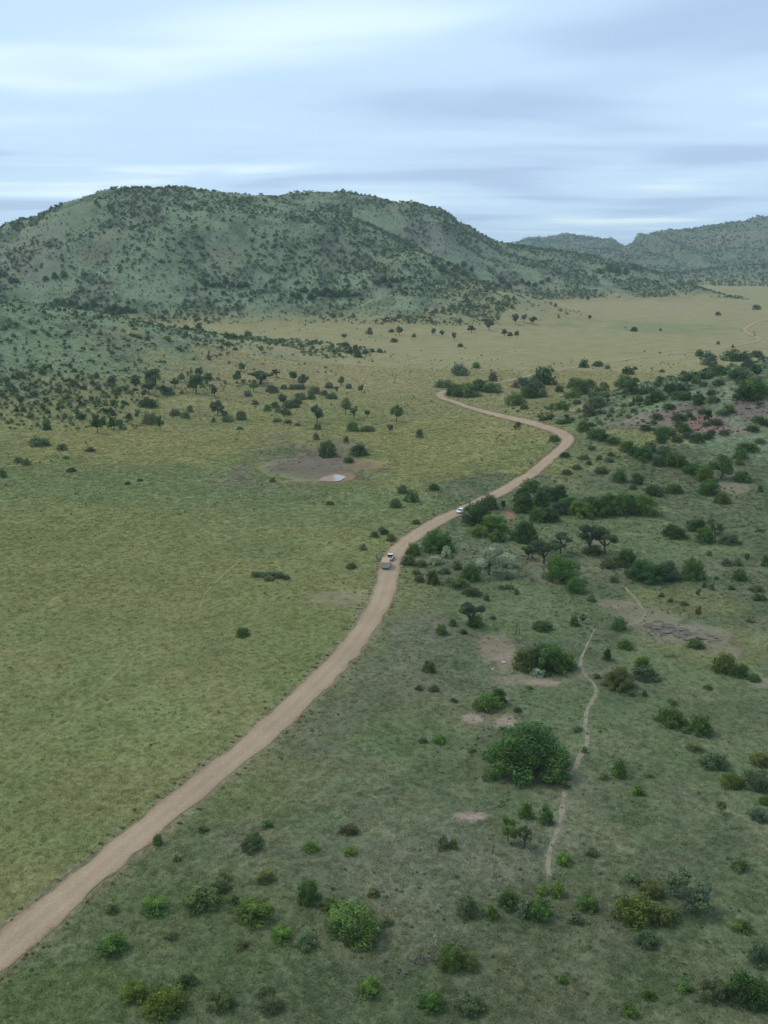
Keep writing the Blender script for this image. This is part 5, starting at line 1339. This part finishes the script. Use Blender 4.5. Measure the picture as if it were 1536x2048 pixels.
def profile_body(name, prof, half, mat, parent, tuck=0.0, bev=0.05):
    """side outline (x, z, half-width factor) swept across the width"""
    bm = bmesh.new(); L = []; Rr = []
    for x, z, k in prof:
        L.append(bm.verts.new((x, half * k, z))); Rr.append(bm.verts.new((x, -half * k, z)))
    bm.faces.new(L); bm.faces.new(list(reversed(Rr)))
    n = len(prof)
    for i in range(n):
        bm.faces.new((L[(i + 1) % n], L[i], Rr[i], Rr[(i + 1) % n]))
    bmesh.ops.recalc_face_normals(bm, faces=bm.faces)
    if bev: bmesh.ops.bevel(bm, geom=list(bm.edges), offset=bev, segments=2, affect='EDGES', profile=0.6)
    me = bpy.data.meshes.new(name); bm.to_mesh(me); bm.free(); me.materials.append(mat)
    o = bpy.data.objects.new(name, me); COL.objects.link(o); o.parent = parent
    return o
def lathe_y(name, prof, mat, parent, loc, seg=20):
    V, F = [], []
    for (r, y) in prof:
        for k in range(seg):
            t = 2 * math.pi * k / seg; V.append((r * math.cos(t), y, r * math.sin(t)))
    for i in range(len(prof) - 1):
        for k in range(seg):
            F.append((i * seg + k, i * seg + (k + 1) % seg, (i + 1) * seg + (k + 1) % seg, (i + 1) * seg + k))
    F.append(tuple(range(seg))); F.append(tuple((len(prof) - 1) * seg + k for k in reversed(range(seg))))
    o = mesh_obj(name, V, F, mat, parent, True); o.location = loc
    return o
def wheel(parent, x, y, r, w):
    e = bpy.data.objects.new('wheel', None); COL.objects.link(e); e.parent = parent; e.location = (x, y, r); e.empty_display_size = .2
    lathe_y('tyre', [(r * .6, -w / 2), (r * .92, -w / 2), (r, -w * .3), (r, w * .3), (r * .92, w / 2), (r * .6, w / 2)], m_rub, e, (0, 0, 0))
    lathe_y('rim', [(r * .15, -w * .52), (r * .58, -w * .47), (r * .58, w * .47), (r * .15, w * .52)], m_rim, e, (0, 0, 0))
def vehicle_root(name, px, py, facing, off=0.0):
    g = ground_at(px, py)
    d = np.hypot(ROAD[:, 0] - g[0], ROAD[:, 1] - g[1]); i = int(d.argmin())
    t = ROAD[min(i + 3, len(ROAD) - 1)] - ROAD[max(0, i - 3)]; t /= np.hypot(*t)
    nrm = np.array([t[1], -t[0]])
    p = ROAD[i] + nrm * off
    o = bpy.data.objects.new(name, None); COL.objects.link(o)
    r = float(np.hypot(*p))
    o.location = (p[0], p[1], zat(p[0], p[1]) + 0.13 + max(0, r - 200) * 0.00022)
    o.rotation_euler = (0, 0, math.atan2(t[1], t[0]) + (0 if facing > 0 else math.pi))
    return o
# safari vehicle, seen from behind
tr = vehicle_root('safari_truck', 772, 1135, 1, -1.1)
tag(tr, 'open sided safari truck with a tan canopy and grey rear panel on the dirt road', 'truck')
bevel_box('chassis', -2.8, 2.6, -0.5, 0.5, 0.42, 0.62, m_blk, tr, 0.03)
bevel_box('rear_body', -3.0, 0.9, -1.08, 1.08, 0.62, 1.20, m_cream, tr, 0.05)
rp_o = bevel_box('rear_panel', -3.1, -3.0, -1.10, 1.10, 0.50, 2.05, m_lilac, tr, 0.02)
for s in (-1, 1): bevel_box('tail_lamp', -3.14, -3.09, s * 0.95 - 0.09, s * 0.95 + 0.09, 0.62, 0.82, m_redl, rp_o, 0.01)
bevel_box('rear_bumper', -3.26, -3.12, -1.0, 1.0, 0.34, 0.48, m_blk, tr, 0.03)
cn = profile_body('canopy', [(-3.15, 2.22, 1), (-3.0, 2.34, .96), (-.6, 2.42, .95), (1.75, 2.36, .96), (1.9, 2.22, 1), (1.88, 2.14, 1), (-3.13, 2.14, 1)], 1.2, m_tan, tr, bev=0.03)
for x in (-2.9, -1.5, -0.1, 1.6):
    for s in (-1, 1): bevel_box('canopy_post', x - .035, x + .035, s * 1.06 - .035, s * 1.06 + .035, 1.1, 2.18, m_cream, tr, 0.008)
for s in (-1, 1): bevel_box('side_rail', -3.0, 1.6, s * 1.06 - .03, s * 1.06 + .03, 1.46, 1.54, m_cream, tr, 0.01)
for x in (-2.4, -1.4, -0.4, 0.7):
    st = bevel_box('bench_seat', x, x + .5, -0.95, 0.95, 1.21, 1.36, m_seat, tr, 0.04)
    bevel_box('backrest', x - .12, x - .01, -0.95, 0.95, 1.37, 1.8, m_seat, st, 0.03)
cb = profile_body('bonnet', [(.95, .55, 1), (.95, 1.28, 1), (1.75, 1.28, .97), (2.75, 1.14, .9), (2.95, 1.0, .88), (2.97, .55, .9)], 1.0, m_white, tr, bev=0.05)
profile_body('windscreen', [(1.62, 1.30, .97), (1.52, 2.1, .94), (1.57, 2.1, .94), (1.68, 1.30, .97)], 1.0, m_glass, tr, bev=0.0)
for s in (-1, 1):
    bevel_box('mirror', 1.6, 1.7, s * 1.24 - .12, s * 1.24 + .12, 1.35, 1.6, m_blk, cb, 0.02)
    bevel_box('front_fender', 1.5, 2.7, s * 1.0 - .13, s * 1.0 + .13, 0.80, 0.92, m_white, tr, 0.04)
    bevel_box('rear_fender', -2.45, -1.25, s * 1.14 - .07, s * 1.14 + .07, 0.82, 1.15, m_white, tr, 0.04)
    bevel_box('headlamp', 2.96, 3.01, s * .68 - .1, s * .68 + .1, .82, .98, m_lens, cb, 0.01)
    wheel(tr, 2.1, s * 0.95, .40, .26); wheel(tr, -1.85, s * 0.95, .40, .28)
bevel_box('front_bumper', 2.98, 3.14, -.95, .95, .45, .62, m_blk, tr, 0.03)
# white pickup just ahead of it
pu = vehicle_root('pickup', 783, 1118, 1, -0.6)
tag(pu, 'white pickup standing on the dirt road directly ahead of the safari truck', 'pickup')
profile_body('body', [(-2.4, .42, .95), (-2.42, .98, .97), (-.35, 1.0, 1), (.95, 1.02, 1), (2.1, .98, .95), (2.35, .82, .9), (2.38, .45, .9), (1.6, .36, .97), (-1.6, .36, .97)], .88, m_white, pu, bev=0.05)
bed = bevel_box('load_bed', -2.32, -.5, -.74, .74, .9, 1.025, m_blk, pu, 0.01)
for s in (-1, 1): bevel_box('bed_rail', -2.4, -.42, s * .82 - .05, s * .82 + .05, 1.03, 1.18, m_white, bed, 0.02)
bevel_box('tailgate', -2.47, -2.41, -.8, .8, .55, 1.15, m_white, pu, 0.02)
gl = profile_body('window', [(-.42, 1.03, .95), (-.30, 1.58, .84), (.62, 1.60, .84), (1.18, 1.03, .95)], .88, m_glass, pu, bev=0.03)
profile_body('roof', [(-.40, 1.58, .85), (-.28, 1.68, .82), (.5, 1.70, .82), (.72, 1.60, .84)], .89, m_white, pu, bev=0.02)
for s in (-1, 1):
    bevel_box('mirror', .78, .92, s * 1.0 - .09, s * 1.0 + .09, 1.06, 1.24, m_blk, pu, 0.02)
    bevel_box('tail_light', -2.46, -2.40, s * .80 - .06, s * .80 + .06, .62, .92, m_redl, pu, 0.01)
    bevel_box('headlight', 2.30, 2.40, s * .62 - .14, s * .62 + .14, .66, .80, m_lens, pu, 0.02)
    for x in (-1.5, 1.55): wheel(pu, x, s * .78, .36, .24)
bevel_box('rear_bumper', -2.58, -2.44, -.8, .8, .38, .5, m_blk, pu, 0.02)
# cars
def hatchback(px, py, facing, paint, label, off):
    c = vehicle_root('car', px, py, facing, off); tag(c, label, 'car')
    profile_body('body', [(-2.0, .32, .9), (-2.06, .6, .95), (-2.0, .92, .96), (-1.0, 1.0, 1), (.9, .98, 1), (1.75, .84, .95), (2.02, .68, .88), (2.05, .36, .86), (1.6, .24, .95), (-1.6, .24, .95)], .84, paint, c, bev=0.06)
    gl = profile_body('window', [(-1.92, .97, .93), (-1.45, 1.37, .80), (-.2, 1.43, .78), (.35, 1.38, .79), (1.12, .98, .93)], .84, m_glass, c, bev=0.03)
    profile_body('roof', [(-1.62, 1.37, .80), (-1.2, 1.46, .78), (-.2, 1.50, .77), (.3, 1.44, .78), (.42, 1.375, .79)], .86, paint, c, bev=0.02)
    for s in (-1, 1):
        for xa, xb in ((-1.5, -1.75), (-.38, -.42), (.45, 1.08)):
            V, F = [], []
            tube((xb, s * .785, .99), (xa, s * .675, 1.41), .045, .04, V, F, 6); mesh_obj('pillar', V, F, paint, gl)
        bevel_box('mirror', .72, .9, s * .92 - .08, s * .92 + .08, .98, 1.1, paint, c, 0.03)
        bevel_box('headlight', 1.86, 2.03, s * .6 - .16, s * .6 + .16, .62, .76, m_lens, c, 0.03)
        bevel_box('tail_light', -2.09, -1.98, s * .68 - .1, s * .68 + .1, .66, .92, m_redl, c, 0.02)
        bevel_box('door_handle', -.45, -.3, s * .85 - .015, s * .85 + .015, .8, .84, m_blk, c, 0.005)
        for x in (-1.28, 1.3): wheel(c, x, s * .74, .31, .2)
    bevel_box('grille', 2.0, 2.075, -.5, .5, .42, .58, m_blk, c, 0.02)
    bevel_box('rear_bumper', -2.13, -2.0, -.74, .74, .34, .54, m_blk, c, 0.03)
    bevel_box('number_plate', 2.076, 2.086, -.24, .24, .44, .54, m_lens, c, 0)
    return c
hatchback(917, 1026, -1, m_white, 'white hatchback driving toward the viewer on the dirt road', 1.2)
hatchback(1503, 672, -1, m_dgrey, 'tiny dark car on the far bend of the dirt road at the right edge', 0.5)
# ------------------------------------------------------------------ haze
m_haze = bpy.data.materials.new('haze'); m_haze.use_nodes = True
nt = m_haze.node_tree; nt.nodes.clear()
ho = nt.nodes.new('ShaderNodeOutputMaterial'); hv = nt.nodes.new('ShaderNodeVolumePrincipled')
hv.inputs['Color'].default_value = (0.72, 0.86, 1.0, 1); hv.inputs['Density'].default_value = 0.000062; hv.inputs['Anisotropy'].default_value = 0.2
nt.links.new(hv.outputs[0], ho.inputs['Volume'])
zl, zh = float(GZ.min()) - 1.0, float(GZ.max()) + 25.0
S = 15500.0
hz = [(-S, -S, zl), (S, -S, zl), (S, S, zl), (-S, S, zl), (-S, -S, zh), (S, -S, zh), (S, S, zh), (-S, S, zh)]
haze = mesh_obj('haze', hz, [(3, 2, 1, 0), (4, 5, 6, 7), (0, 1, 5, 4), (1, 2, 6, 5), (2, 3, 7, 6), (3, 0, 4, 7)], m_haze)
tag(haze, 'pale blue haze in the valley air', 'haze', kind='stuff')
